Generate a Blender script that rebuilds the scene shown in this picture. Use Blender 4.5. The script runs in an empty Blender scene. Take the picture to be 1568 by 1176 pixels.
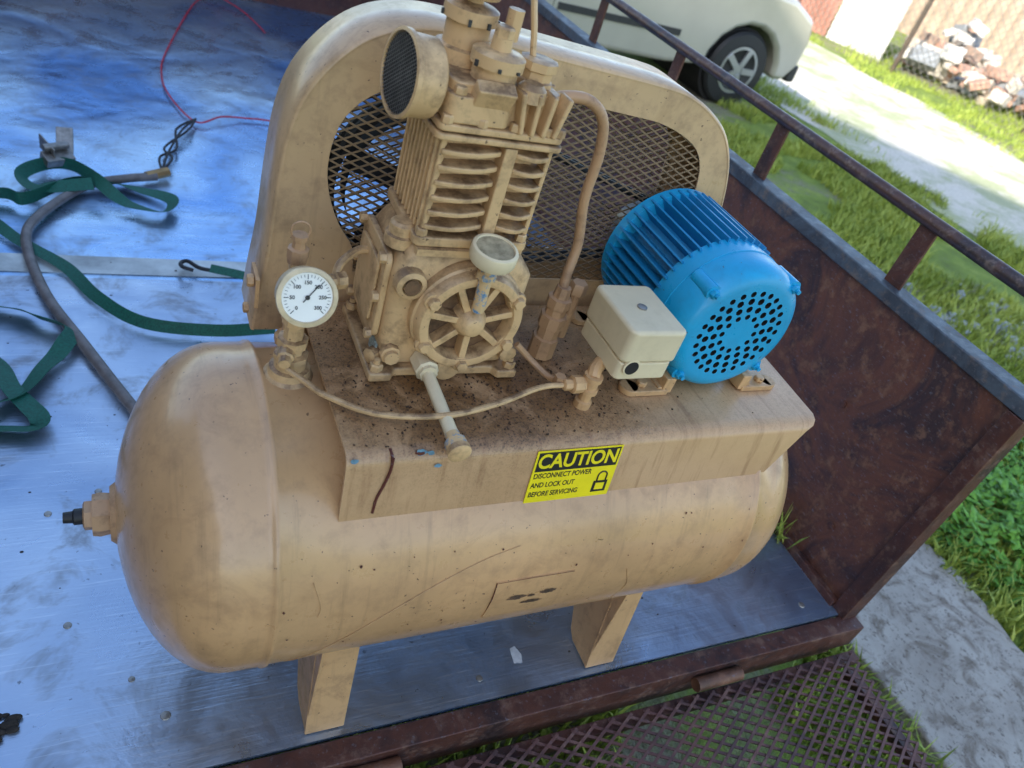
import bpy, bmesh, math, random
from mathutils import Vector, Matrix, noise
random.seed(7)
sc=bpy.context.scene
V=Vector
# ------------------------------------------------------------------ materials
def nt(name):
    m=bpy.data.materials.new(name); m.use_nodes=True
    n=m.node_tree; b=n.nodes['Principled BSDF']
    return m,n,b
def ramp(n,fac,stops):
    r=n.nodes.new('ShaderNodeValToRGB')
    e=r.color_ramp.elements
    while len(e)<len(stops): e.new(0.5)
    for i,(p,c) in enumerate(stops):
        e[i].position=p; e[i].color=(c[0],c[1],c[2],1) if not isinstance(c,(int,float)) else (c,c,c,1)
    n.links.new(fac,r.inputs[0]); return r.outputs[0]
def coords(n,scale=(1,1,1)):
    t=n.nodes.new('ShaderNodeTexCoord'); mp=n.nodes.new('ShaderNodeMapping')
    mp.inputs['Scale'].default_value=scale
    n.links.new(t.outputs['Object'],mp.inputs[0]); return mp.outputs[0]
def nz(n,co,scale,detail=4,rough=.6,dist=0):
    x=n.nodes.new('ShaderNodeTexNoise'); x.inputs['Scale'].default_value=scale
    x.inputs['Detail'].default_value=min(detail,5); x.inputs['Roughness'].default_value=rough
    x.inputs['Distortion'].default_value=dist
    n.links.new(co,x.inputs['Vector']); return x.outputs['Fac']
def mix(n,f,a,b):
    x=n.nodes.new('ShaderNodeMix'); x.data_type='RGBA'
    for s,v in ((x.inputs[0],f),(x.inputs[6],a),(x.inputs[7],b)):
        if hasattr(v,'is_output'): n.links.new(v,s)
        elif isinstance(v,(int,float)): s.default_value=v
        else: s.default_value=(v[0],v[1],v[2],1)
    return x.outputs[2]
def mth(n,op,a,b=0,clamp=False):
    x=n.nodes.new('ShaderNodeMath'); x.operation=op; x.use_clamp=clamp
    for s,v in ((x.inputs[0],a),(x.inputs[1],b)):
        if hasattr(v,'is_output'): n.links.new(v,s)
        else: s.default_value=v
    return x.outputs[0]
def bump(n,b,h,st=.2,dist=.002):
    x=n.nodes.new('ShaderNodeBump'); x.inputs['Strength'].default_value=st; x.inputs['Distance'].default_value=dist
    n.links.new(h,x.inputs['Height']); n.links.new(x.outputs[0],b.inputs['Normal'])
def simple(name,c,rough=.5,metal=0,var=.25,scale=30,bst=.1,bd=.001,spec=.5):
    m,n,b=nt(name); co=coords(n)
    f=nz(n,co,scale)
    d=tuple(x*(1-var) for x in c); l=tuple(min(1,x*(1+var*.6)) for x in c)
    n.links.new(ramp(n,f,[(.3,d),(.7,l)]),b.inputs['Base Color'])
    b.inputs['Roughness'].default_value=rough; b.inputs['Metallic'].default_value=metal
    b.inputs['Specular IOR Level'].default_value=spec
    if bst: bump(n,b,f,bst,bd)
    return m
def paint(name,c,rough=.38,grime=.5,dirtc=(.13,.07,.035),dust=None,chips=True,bst=.12,streak=0,coat=0,blotch=0):
    m,n,b=nt(name); co=coords(n)
    f1=nz(n,co,4,5,.6); f2=nz(n,co,26,5,.7); f3=nz(n,co,120,2,.6)
    base=ramp(n,f1,[(.3,tuple(x*.80 for x in c)),(.7,tuple(min(1,x*1.07) for x in c))])
    if blotch:
        f5=nz(n,co,7.5,5,.75,1.2); base=mix(n,mth(n,'MULTIPLY',ramp(n,f5,[(.53,0),(.66,1)]),blotch),base,(c[0]*.50,c[1]*.44,c[2]*.40))
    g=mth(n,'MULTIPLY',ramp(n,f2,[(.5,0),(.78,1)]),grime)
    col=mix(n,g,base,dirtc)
    if streak:
        s=nz(n,coords(n,(28,2,2)),2.2,4,.7); col=mix(n,mth(n,'MULTIPLY',ramp(n,s,[(.56,0),(.74,1)]),streak),col,tuple(x*.45 for x in c))
    if chips:
        ch=ramp(n,f3,[(.715,0),(.74,1)])
        col=mix(n,mth(n,'MULTIPLY',ch,.8),col,(.06,.03,.018))
    if dust:
        ge=n.nodes.new('ShaderNodeNewGeometry'); sx=n.nodes.new('ShaderNodeSeparateXYZ')
        n.links.new(ge.outputs['Normal'],sx.inputs[0])
        up=ramp(n,sx.outputs[2],[(.2,0),(.9,1)])
        dm=mth(n,'MULTIPLY',up,ramp(n,f2,[(.33,0),(.6,1)]))
        col=mix(n,mth(n,'MULTIPLY',dm,dust),col,dirtc)
    n.links.new(col,b.inputs['Base Color'])
    n.links.new(ramp(n,f2,[(.3,rough*.85),(.75,min(1,rough*1.7))]),b.inputs['Roughness'])
    if coat: b.inputs['Coat Weight'].default_value=coat; b.inputs['Coat Roughness'].default_value=.14
    bump(n,b,mth(n,'ADD',f1,mth(n,'MULTIPLY',f2,.12)),bst,.004)
    return m
m_tank=paint('tan_paint_tank',(.60,.345,.158),.28,.32,streak=.40,bst=.22,coat=.4,blotch=.28)
m_tan=paint('tan_paint',(.59,.35,.16),.38,.55,streak=.4,blotch=.35)
m_pump=paint('tan_cast_paint',(.67,.43,.205),.36,.85,(.12,.06,.024),dust=.85,bst=.5,blotch=.35)
m_guard=paint('tan_paint_guard',(.59,.385,.20),.30,.45,streak=.3,coat=.25,blotch=.3)
m_blue=paint('cyan_paint',(.008,.34,.60),.28,.25,(.02,.08,.12),chips=True)
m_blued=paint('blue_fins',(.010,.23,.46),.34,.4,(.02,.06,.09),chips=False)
m_cream=paint('cream_plastic',(.74,.61,.38),.33,.18,(.3,.2,.1),chips=False,bst=.05)
m_white=simple('gauge_white',(.82,.80,.72),.35,0,.04,20,0)
m_black=simple('black_rubber',(.012,.012,.013),.55,0,.3,40,.1)
m_dark=simple('dark_void',(.012,.010,.009),.8,0,.3,40,.1)
m_steel=simple('dull_steel',(.33,.31,.28),.42,.8,.35,60,.2)
m_copper=paint('painted_copper',(.45,.26,.13),.40,.8,(.10,.05,.03))
m_yellow=simple('sticker_yellow',(.85,.68,.01),.4,0,.10,22,0)
m_ink=simple('sticker_ink',(.01,.01,.01),.5,0,.1,12,0)
m_green=simple('green_webbing',(.004,.10,.065),.65,0,.45,200,.4)
m_hose=simple('gray_hose',(.15,.13,.12),.45,0,.4,30,.1)
m_red=simple('red_wire',(.5,.01,.03),.4,0,.1,30,0)
m_recess_shade=simple('recess_shade',(.17,.09,.04),.7,0,.6,60,.4)  # dark grime tone painted in as shade so recesses read deep
def tapem():
    m,n,b=nt('paint_spots_tape'); f=nz(n,coords(n),75,4,.7)
    n.links.new(ramp(n,f,[(.50,(.60,.40,.19)),(.56,(.22,.28,.32)),(.66,(.05,.17,.32))]),b.inputs['Base Color']); b.inputs['Roughness'].default_value=.5; return m
m_bluetape=tapem()
def plate_mat():
    m,n,b=nt('plate_paint_dirty'); co=coords(n)
    f1=nz(n,co,5,4); f2=nz(n,co,90,4,.7); f3=nz(n,co,330,2,.6); f4=nz(n,co,11,5,.7,.8)
    base=ramp(n,f1,[(.3,(.52,.31,.15)),(.7,(.62,.385,.20))])
    d=n.nodes.new('ShaderNodeVectorMath'); d.operation='SUBTRACT'; n.links.new(co,d.inputs[0]); d.inputs[1].default_value=(.45,.81,.67)
    q=n.nodes.new('ShaderNodeVectorMath'); q.operation='MULTIPLY'; n.links.new(d.outputs[0],q.inputs[0]); q.inputs[1].default_value=(1.0,1.3,1.0)
    ln=n.nodes.new('ShaderNodeVectorMath'); ln.operation='LENGTH'; n.links.new(q.outputs[0],ln.inputs[0])
    near=ramp(n,ln.outputs['Value'],[(.12,1),(.44,0)])
    ge=n.nodes.new('ShaderNodeNewGeometry'); sx=n.nodes.new('ShaderNodeSeparateXYZ'); n.links.new(ge.outputs['Normal'],sx.inputs[0])
    up=ramp(n,sx.outputs[2],[(.3,.25),(.9,1)])
    oil=mth(n,'MULTIPLY',mth(n,'MULTIPLY',near,up),ramp(n,f4,[(.30,.15),(.54,1)]))
    col=mix(n,mth(n,'MULTIPLY',oil,.95),base,(.17,.078,.024))
    st=nz(n,coords(n,(30,2,3)),2.0,4,.7)
    col=mix(n,mth(n,'MULTIPLY',ramp(n,st,[(.52,0),(.70,1)]),.5),col,(.27,.13,.06))
    pat=ramp(n,f4,[(.40,.15),(.60,1)])
    gr=mth(n,'MULTIPLY',mth(n,'MULTIPLY',ramp(n,f3,[(.52,0),(.62,.8)]),mth(n,'ADD',mth(n,'MULTIPLY',near,pat),.16,True)),up)
    col=mix(n,gr,col,(.04,.022,.012))
    gr2=mth(n,'MULTIPLY',mth(n,'MULTIPLY',ramp(n,f2,[(.50,0),(.68,1)]),mth(n,'ADD',mth(n,'MULTIPLY',near,pat),.2,True)),up)
    col=mix(n,mth(n,'MULTIPLY',gr2,.7),col,(.08,.04,.016))
    n.links.new(col,b.inputs['Base Color'])
    n.links.new(mth(n,'ADD',mth(n,'MULTIPLY',oil,.12),.24),b.inputs['Roughness'])
    bump(n,b,mth(n,'ADD',gr,gr2),.35,.0015)
    return m
m_plate=plate_mat()
def alu(name,c,c2,stain,rough=.3,metal=.9,wav=1,fs=1.6):
    m,n,b=nt(name); co=coords(n)
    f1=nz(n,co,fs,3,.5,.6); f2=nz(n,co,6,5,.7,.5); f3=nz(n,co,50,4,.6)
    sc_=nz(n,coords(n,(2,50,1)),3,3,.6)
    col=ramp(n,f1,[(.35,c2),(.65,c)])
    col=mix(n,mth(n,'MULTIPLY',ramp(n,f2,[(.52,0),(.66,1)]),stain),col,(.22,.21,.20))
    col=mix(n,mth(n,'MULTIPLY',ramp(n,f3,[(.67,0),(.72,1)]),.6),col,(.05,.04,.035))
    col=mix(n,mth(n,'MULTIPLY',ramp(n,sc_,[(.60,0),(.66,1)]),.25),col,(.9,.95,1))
    n.links.new(col,b.inputs['Base Color']); b.inputs['Metallic'].default_value=metal
    n.links.new(ramp(n,f2,[(.3,rough*.6),(.7,rough*1.7)]),b.inputs['Roughness'])
    bump(n,b,mth(n,'ADD',mth(n,'MULTIPLY',f1,8*wav),mth(n,'ADD',mth(n,'MULTIPLY',f2,.5),mth(n,'MULTIPLY',sc_,.15))),.5,.012)
    return m
m_deck=alu('aluminium_deck',(.62,.79,.92),(.17,.36,.70),.5,.27)  # sky-blue reflection and highlights tinted into the base colour
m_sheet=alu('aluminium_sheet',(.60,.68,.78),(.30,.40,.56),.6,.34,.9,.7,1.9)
def rust(name,a=(.11,.04,.026),b2=(.04,.022,.022),c3=(.20,.11,.075),rough=.5,metal=.3,sp=.45):
    m,n,b=nt(name); co=coords(n)
    f1=nz(n,co,3.2,5,.7,.8); f2=nz(n,co,22,5,.75); f3=nz(n,coords(n,(1,1,2.2)),80,3,.7)
    col=ramp(n,f1,[(.30,b2),(.48,a),(.60,b2),(.75,a)])
    col=mix(n,mth(n,'MULTIPLY',ramp(n,f2,[(.53,0),(.66,1)]),.7),col,c3)
    col=mix(n,mth(n,'MULTIPLY',ramp(n,f3,[(.60,0),(.68,1)]),sp),col,(.17,.16,.18))
    n.links.new(col,b.inputs['Base Color']); b.inputs['Metallic'].default_value=metal
    n.links.new(ramp(n,f2,[(.3,rough*.7),(.7,min(1,rough*1.5))]),b.inputs['Roughness'])
    bump(n,b,mth(n,'ADD',f2,f1),.5,.004)
    return m
m_rust=rust('rusty_steel')
m_wall=rust('rusty_wall',(.15,.055,.032),(.050,.027,.027),(.24,.12,.07),.5,.25,.5)
m_rail=rust('worn_pipe',(.11,.055,.04),(.06,.045,.045),(.25,.18,.14),.36,.5)
m_rustm=rust('rusty_mesh',(.13,.055,.045),(.07,.035,.033),(.24,.14,.11),.6,.1,.2)
m_cap=rust('bluish_cap',(.09,.11,.13),(.05,.055,.065),(.20,.15,.12),.5,.3,.6)

# ------------------------------------------------------------------ geometry helpers
def empty(name,loc=(0,0,0)):
    e=bpy.data.objects.new(name,None); sc.collection.objects.link(e); e.location=loc; e.empty_display_size=.1; return e
def fin(name,bm,mat,parent=None,smooth=False,bev=0,seg=2,angle=35):
    me=bpy.data.meshes.new(name); bmesh.ops.recalc_face_normals(bm,faces=bm.faces); bm.to_mesh(me); bm.free()
    o=bpy.data.objects.new(name,me); sc.collection.objects.link(o)
    if isinstance(mat,(list,tuple)):
        for m in mat: me.materials.append(m)
    else: me.materials.append(mat)
    if smooth or bev:
        for p in me.polygons: p.use_smooth=True
        try: me.set_sharp_from_angle(angle=math.radians(angle))
        except Exception: pass
    if bev:
        md=o.modifiers.new('b','BEVEL'); md.width=bev; md.segments=seg; md.limit_method='ANGLE'; md.angle_limit=math.radians(40)
        md.harden_normals=True
    if parent: o.parent=parent
    return o
def frame(ax):
    z=V(ax).normalized(); t=V((0,0,1)) if abs(z.z)<.9 else V((1,0,0))
    x=t.cross(z).normalized(); y=z.cross(x); return x,y,z
def a_box(bm,c,s,R=None):
    R=R or Matrix.Identity(3); vs=[]
    for dx in(-.5,.5):
        for dy in(-.5,.5):
            for dz in(-.5,.5):
                vs.append(bm.verts.new(V(c)+R@V((dx*s[0],dy*s[1],dz*s[2]))))
    for f in((0,1,3,2),(4,6,7,5),(0,4,5,1),(2,3,7,6),(0,2,6,4),(1,5,7,3)): bm.faces.new([vs[i] for i in f])
def a_bb(bm,x0,x1,y0,y1,z0,z1): a_box(bm,((x0+x1)/2,(y0+y1)/2,(z0+z1)/2),(x1-x0,y1-y0,z1-z0))
def a_lathe(bm,o,ax,prof,seg=32,ang0=0):
    x,y,z=frame(ax); o=V(o); rings=[]
    for t,r in prof:
        if r<1e-6: rings.append([bm.verts.new(o+z*t)])
        else: rings.append([bm.verts.new(o+z*t+(x*math.cos(ang0+2*math.pi*i/seg)+y*math.sin(ang0+2*math.pi*i/seg))*r) for i in range(seg)])
    for a,b in zip(rings,rings[1:]):
        for i in range(seg):
            j=(i+1)%seg
            if len(a)==1 and len(b)==1: continue
            if len(a)==1: bm.faces.new((a[0],b[i],b[j]))
            elif len(b)==1: bm.faces.new((a[i],b[0],a[j]))
            else: bm.faces.new((a[i],b[i],b[j],a[j]))
    if len(rings[0])>1: bm.faces.new(rings[0])
    if len(rings[-1])>1: bm.faces.new(rings[-1])
def a_cyl(bm,p0,p1,r,seg=20,r1=None):
    p0=V(p0);p1=V(p1); a_lathe(bm,p0,p1-p0,[(0,r),((p1-p0).length,r1 if r1 is not None else r)],seg)
def a_hex(bm,p0,ax,h,r,seg=6): 
    a_lathe(bm,p0,ax,[(0,r),(h*.8,r),(h,r*.85)],seg)
def catmull(pts,n=8):
    P=[V(p) for p in pts]; P=[P[0]*2-P[1]]+P+[P[-1]*2-P[-2]]; out=[]
    for i in range(1,len(P)-2):
        for k in range(n):
            t=k/n; a,b,c,d=P[i-1:i+3]
            out.append(.5*((2*b)+(c-a)*t+(2*a-5*b+4*c-d)*t*t+(3*b-a-3*c+d)*t**3))
    out.append(P[-2]); return out
def a_tube(bm,pts,r,seg=10,n=8):
    P=catmull(pts,n) if n>0 else [V(p) for p in pts]; prev=None; nx=None
    rings=[]
    for i,p in enumerate(P):
        t=(P[min(i+1,len(P)-1)]-P[max(i-1,0)]).normalized()
        if nx is None: nx=frame(t)[0]
        nx=(nx-t*nx.dot(t)).normalized(); ny=t.cross(nx)
        rings.append([bm.verts.new(p+(nx*math.cos(2*math.pi*k/seg)+ny*math.sin(2*math.pi*k/seg))*r) for k in range(seg)])
    for a,b in zip(rings,rings[1:]):
        for k in range(seg): bm.faces.new((a[k],a[(k+1)%seg],b[(k+1)%seg],b[k]))
    bm.faces.new(rings[0]); bm.faces.new(rings[-1])
def a_prism(bm,poly,f):
    a=[bm.verts.new(f(u,v,0)) for u,v in poly]; b=[bm.verts.new(f(u,v,1)) for u,v in poly]
    n=len(poly); bm.faces.new(a); bm.faces.new(b)
    for i in range(n): bm.faces.new((a[i],a[(i+1)%n],b[(i+1)%n],b[i]))
def a_ribbon(bm,pts,w,th=.0015,n=8,tw=None):
    P=catmull(pts,n); rows=[]
    for i,p in enumerate(P):
        t=(P[min(i+1,len(P)-1)]-P[max(i-1,0)]).normalized()
        up=V((0,0,1)); s=t.cross(up).normalized()
        a=(tw(i/(len(P)-1)) if tw else 0); s=(s*math.cos(a)+up*math.sin(a))
        nn=s.cross(t); p=p+V((0,0,abs(math.sin(a))*w*.45))
        rows.append([bm.verts.new(p+s*w/2),bm.verts.new(p-s*w/2),bm.verts.new(p-s*w/2+nn*th),bm.verts.new(p+s*w/2+nn*th)])
    for a,b in zip(rows,rows[1:]):
        for k in range(4): bm.faces.new((a[k],a[(k+1)%4],b[(k+1)%4],b[k]))
def lattice(bm,poly,pw,ph,f,wd,th,off):
    us=[p[0] for p in poly]; vs=[p[1] for p in poly]; u0,u1,v0,v1=min(us),max(us),min(vs),max(vs)
    L=math.hypot(pw,ph)
    for sgn in(1,-1):
        d=(pw/L,sgn*ph/L); nrm=(-d[1],d[0]); sp=pw*ph/L
        cs=[nrm[0]*u+nrm[1]*v for u in(u0,u1) for v in(v0,v1)]
        k=math.floor(min(cs)/sp)
        while k*sp<max(cs):
            c=k*sp; k+=1; ts=[]
            for i in range(len(poly)):
                a=poly[i]; b=poly[(i+1)%len(poly)]
                ca=nrm[0]*a[0]+nrm[1]*a[1]-c; cb=nrm[0]*b[0]+nrm[1]*b[1]-c
                if (ca<0)!=(cb<0):
                    t=ca/(ca-cb); q=(a[0]+(b[0]-a[0])*t,a[1]+(b[1]-a[1])*t); ts.append(q[0]*d[0]+q[1]*d[1])
            ts.sort()
            for t0,t1 in zip(ts[::2],ts[1::2]):
                t0-=.004;t1+=.004; o=off*sgn
                q=[]
                for t,s,w in((t0,-1,0),(t0,1,0),(t1,1,0),(t1,-1,0),(t0,-1,1),(t0,1,1),(t1,1,1),(t1,-1,1)):
                    u=nrm[0]*c+d[0]*t+nrm[0]*s*wd/2; v=nrm[1]*c+d[1]*t+nrm[1]*s*wd/2
                    q.append(bm.verts.new(f(u,v,o+w*th)))
                for F in((0,1,2,3),(7,6,5,4),(0,4,5,1),(1,5,6,2),(2,6,7,3),(3,7,4,0)): bm.faces.new([q[i] for i in F])
NB=bmesh.new
def rrect(x0,x1,y0,y1,r,n=5):
    P=[]
    for cx,cy,a0 in((x1-r,y1-r,0),(x0+r,y1-r,90),(x0+r,y0+r,180),(x1-r,y0+r,270)):
        for i in range(n+1):
            a=math.radians(a0+90*i/n); P.append((cx+r*math.cos(a),cy+r*math.sin(a)))
    return P

# ================================================================== COMPRESSOR
comp=empty('air_compressor'); P_=comp
AY,AZ,R=.835,.405,.25
bm=NB(); prof=[]
for i in range(15):
    a=math.pi/2*i/14; prof.append((.128-.143*math.cos(a),R*math.sin(a)))
prof+= [(.160,R),(.168,R+.0005),(.171,R+.003),(.176,R+.003),(.179,R-.001),(.30,R-.001),(.6,R-.001),(.95,R-.001),(1.000,R-.001),(1.003,R+.003),(1.008,R+.003),(1.011,R+.0005)]
for i in range(15):
    a=math.pi/2*(1-i/14); prof.append((1.045+.14*math.cos(a),R*math.sin(a)))
prof[0]=(prof[0][0],0);prof[-1]=(prof[-1][0],0)
a_lathe(bm,(0,AY,AZ),(1,0,0),prof,96)
fin('tank',bm,m_tank,comp,smooth=True,angle=60)
def onT(x,z,dr): return V((x,AY-math.sqrt((R+dr)**2-z*z),AZ+z))
m_crack=rust('rust_crack_mat',(.10,.02,.01),(.05,.012,.006),(.16,.05,.02),.8,0)
bm=NB(); a_tube(bm,[onT(.185,-.165,.0) ,onT(.22,-.105,.0),onT(.27,-.045,0),onT(.33,.01,0),onT(.40,.055,0),onT(.47,.085,0),onT(.53,.10,0)],.0006,5)
a_tube(bm,[onT(.75,.02,0),onT(.77,-.03,0),onT(.772,-.09,0)],.0005,5); a_tube(bm,[onT(.22,.09,0),onT(.232,.05,0),onT(.23,.03,0)],.0006,5)
fin('tank_scratches',bm,m_tan,comp)
bm=NB()
for i in range(60):
    x=random.uniform(.18,1.0); z=random.uniform(-.17,.12)
    r=random.uniform(.0006,.002); vs=[bm.verts.new(onT(x+r*math.cos(k*.9)*random.uniform(.6,1.3),z+r*random.uniform(.6,1.6)*math.sin(k*.9),.0004)) for k in range(7)]; bm.faces.new(vs)
fin('paint_chips',bm,m_crack,comp)
bm=NB()
a_lathe(bm,(.000,AY,AZ),(-1,0,0),[(0,.046),(.012,.046),(.020,.040)],32)
a_lathe(bm,(-.027,AY,AZ),(-1,0,0),[(-.007,.030),(.006,.032),(.016,.030)],8)
a_lathe(bm,(-.043,AY,AZ),(-1,0,0),[(0,.022),(.010,.022),(.012,.018)],6)
fin('end_coupling',bm,m_copper,comp,smooth=True,angle=30)
bm=NB(); a_lathe(bm,(-.054,AY,AZ),(-1,0,0),[(0,.012),(.012,.012),(.014,.009),(.026,.008)],12)
fin('end_plug',bm,m_black,comp,smooth=True)
for k,x0 in enumerate((.268,.853)):
    bm=NB(); w=.076
    yF=.628
    def fl(ya,yb,za,zb,x0,x1,t):
        vs=[(x0,ya,za),(x1-.006,ya,za),(x1,yb,zb),(x0,yb,zb)]
        a=[bm.verts.new(V(p)) for p in vs]; b=[bm.verts.new(V(p)+V((0,t,0))) for p in vs]
        bm.faces.new(a);bm.faces.new(b)
        for i in range(4): bm.faces.new((a[i],a[(i+1)%4],b[(i+1)%4],b[i]))
    fl(yF,.672,0.004,.30,x0,x0+w,.006)
    fl(1.036,.992,0.004,.30,x0,x0+w,.006)
    N=20; top=[];bot=[]
    for i in range(N+1):
        y=yF+.007+(1.034-yF)*i/N; s=(y-AY)/.2
        zt2=AZ-math.sqrt(max(0,(R-.004)**2-(y-AY)**2)) if abs(y-AY)<R-.004 else AZ
        top.append((y,min(zt2,.30))); bot.append((y,.004 if abs(s)>.60 else .004+.105*math.sqrt(max(0,1-(s/.60)**2))))
    poly=top+bot[::-1]
    a_prism(bm,poly,lambda u,v,w_,x0=x0:V((x0+.001+.005*w_,u,v)))
    fin('leg_%d'%(k+1),bm,m_tan,comp,bev=.0012)
bm=NB()
pr=[(.6435,.562,.252,1.015),(.6555,.652,.252,1.075),(.6585,.662,.252,1.088),(.666,.669,.252,1.094),(.68,.6705,.252,1.10),(.835,.6705,.252,1.11),(.99,.6705,.252,1.10),(1.004,.669,.252,1.094),(1.0115,.662,.252,1.088),(1.0145,.652,.252,1.075),(1.0265,.562,.252,1.015)]
rt=[];rb=[]
for y,z,xa,xb in pr:
    dy=(AY-y); n=V((0,dy,(.45-z))).normalized()*.005
    rt.append((bm.verts.new((xa,y,z)),bm.verts.new((xb,y,z))))
    rb.append((bm.verts.new(V((xa,y,z))+n),bm.verts.new(V((xb,y,z))+n)))
for i in range(len(pr)-1):
    bm.faces.new((rt[i][0],rt[i][1],rt[i+1][1],rt[i+1][0])); bm.faces.new((rb[i][0],rb[i+1][0],rb[i+1][1],rb[i][1]))
    for s in(0,1): bm.faces.new((rt[i][s],rt[i+1][s],rb[i+1][s],rb[i][s]))
bm.faces.new((rt[0][0],rb[0][0],rb[0][1],rt[0][1])); bm.faces.new((rt[-1][0],rt[-1][1],rb[-1][1],rb[-1][0]))
fin('mounting_plate',bm,m_plate,comp,smooth=True,angle=50)
bm=NB()
a_tube(bm,[(.312,.6545,.668),(.311,.6522,.645),(.305,.6495,.62),(.299,.6470,.60),(.297,.6445,.575)],.0020,6)
a_tube(bm,[(.311,.670,.6705),(.312,.66,.667),(.312,.6550,.66)],.0020,6)
a_tube(bm,[(.345,.663,.668),(.35,.660,.667),(.356,.661,.6675)],.0025,6)
fin('rust_crack',bm,m_crack,comp)
bm=NB()
for (x,y,z,r) in((.352,.6615,.6677,.006),(.366,.660,.667,.004),(.405,.6595,.6665,.005),(.262,.6585,.663,.004),(.378,.6535,.648,.0035)):
    vs=[bm.verts.new((x+r*1.5*math.cos(k*.7)*random.uniform(.6,1.3),y-.0012+.3*r*math.sin(k*.7),z+.0012+r*.8*math.sin(k*.7))) for k in range(9)]; bm.faces.new(vs)
fin('chipped_edge_paint',bm,simple('chip_blue',(.12,.24,.32),.4,.2,.5,200),comp)
bm=NB()
for i in range(1000):
    x=random.gauss(.47,.15); y=random.gauss(.79,.08)
    if not(.26<x<1.07 and .672<y<1.0): continue
    s=random.uniform(.0006,.0024)*(1.6 if random.random()<.05 else 1)
    Rr=Matrix.Rotation(random.random()*3,3,'Z')@Matrix.Rotation(random.random(),3,'X')
    a_box(bm,(x,y,.6708+s*.3),(s*random.uniform(1,2),s,s*.7),Rr)
fin('dirt_grains',bm,simple('dirt_grain',(.06,.032,.016),.9,0,.6,150,0),comp)
bm=NB(); rows=[]
for i in range(9):
    th=math.radians(180-9+22*i/8); rows.append([bm.verts.new((x,AY+(R+.0012)*math.cos(th),AZ+(R+.0012)*math.sin(th)*1)) for x in (.502,.640)])
    rows[-1]+= [bm.verts.new((x,AY+(R-.002)*math.cos(th),AZ+(R-.002)*math.sin(th))) for x in (.502,.640)]
for a,b in zip(rows,rows[1:]):
    bm.faces.new((a[0],a[1],b[1],b[0])); bm.faces.new((a[0],b[0],b[2],a[2])); bm.faces.new((a[1],b[1],b[3],a[3]))
for e in(rows[0],rows[-1]): bm.faces.new((e[0],e[1],e[3],e[2]))
fin('data_plate',bm,m_tank,comp,smooth=True)
bm=NB()
for seg_ in ([(.502,.038),(.56,.0385),(.640,.038)],[(.502,.038),(.502,.0),(.503,-.055)]):
    a_tube(bm,[onT(x,z,.0008) for x,z in seg_],.0008,5)
fin('data_plate_edge_grime',bm,m_crack,comp)
def smudge_mat():
    m,n,b=nt('bare_smudge'); f=nz(n,coords(n),90,5,.7)
    n.links.new(ramp(n,f,[(.35,(.02,.015,.012)),(.7,(.20,.11,.06))]),b.inputs['Base Color']); b.inputs['Roughness'].default_value=.6
    return m
m_sm=smudge_mat()
bm=NB()
for (x,zz,rx,rz) in((.547,-.003,.017,.006),(.602,.000,.015,.005),(.578,-.022,.018,.0045),(.572,-.004,.007,.003)):
    vs=[]
    for k in range(26):
        a=2*math.pi*k/26; rr=1+random.uniform(-.25,.25); vs.append(bm.verts.new(onT(x+rx*math.cos(a)*rr,zz+rz*math.sin(a)*rr,.0022)))
    bm.faces.new(vs)
fin('data_plate_smudges',bm,m_sm,comp)

# ---- belt guard
g_out=[(.190,.60),(.195,.66),(.203,.74),(.207,.84),(.214,.925),(.232,.99),(.270,1.045),(.315,1.080),(.37,1.097),(.44,1.100),(.60,1.090),(.78,1.079),(.84,1.070),(.895,1.048),(.942,1.015),(.978,.965),(1.003,.90),(1.017,.83),(1.024,.74),(1.026,.66),(1.026,.60)]
g_in=[(.335,.715),(.327,.76),(.300,.80),(.279,.85),(.272,.90),(.280,.95),(.302,.985),(.34,1.012),(.39,1.030),(.44,1.038),(.60,1.034),(.74,1.026),(.80,1.021),(.855,1.006),(.895,.985),(.918,.955),(.930,.915),(.938,.85),(.944,.77),(.944,.715)]
def ring(bm,outer,inner,y,th):
    c=V((.60,.86))
    def cast(poly,ang,close):
        d=V((math.cos(ang),math.sin(ang))); best=None
        n=len(poly)
        for i in range(n):
            a=V(poly[i]);b=V(poly[(i+1)%n]); e=b-a; den=d.x*e.y-d.y*e.x
            if abs(den)<1e-9: continue
            w=a-c; t=(w.x*e.y-w.y*e.x)/den; s=(w.x*d.y-w.y*d.x)/den
            if t>0 and -1e-6<=s<=1+1e-6 and (best is None or t<best): best=t
        return c+d*best
    N=140; angs=set(2*math.pi*i/N for i in range(N))
    for p in ((.190,.60),(1.026,.60),(.335,.715),(.944,.715)): angs.add(math.atan2(p[1]-c.y,p[0]-c.x)%(2*math.pi))
    angs=sorted(angs); A=[];
    for a in angs:
        o=cast(outer,a,1); i_=cast(inner,a,1)
        A.append([bm.verts.new((o.x,y,o.y)),bm.verts.new((i_.x,y,i_.y)),bm.verts.new((o.x,y+th,o.y)),bm.verts.new((i_.x,y+th,i_.y))])
    n=len(A)
    for k in range(n):
        a=A[k];b=A[(k+1)%n]
        bm.faces.new((a[0],b[0],b[1],a[1])); bm.faces.new((a[2],a[3],b[3],b[2])); bm.faces.new((a[0],a[2],b[2],b[0])); bm.faces.new((a[1],b[1],b[3],a[3]))
GY0,GY1=1.022,1.135
sm=lambda L,k:[(p.x,p.y) for p in catmull([V((a,b,0)) for a,b in L],k)]
bm=NB(); ring(bm,sm(g_out,4),sm(g_in,4),GY0,.003); fin('guard_front_face',bm,m_guard,comp,bev=.0012,angle=40)
bm=NB(); ring(bm,sm(g_out,4),sm(g_in,4),GY1-.003,.003); fin('guard_back_face',bm,m_guard,comp,bev=.001)
bm=NB(); pts=[V((a,0,b)) for a,b in sm(g_out,5)]
rows=[]
cc=V((.6,0,.8))
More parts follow.
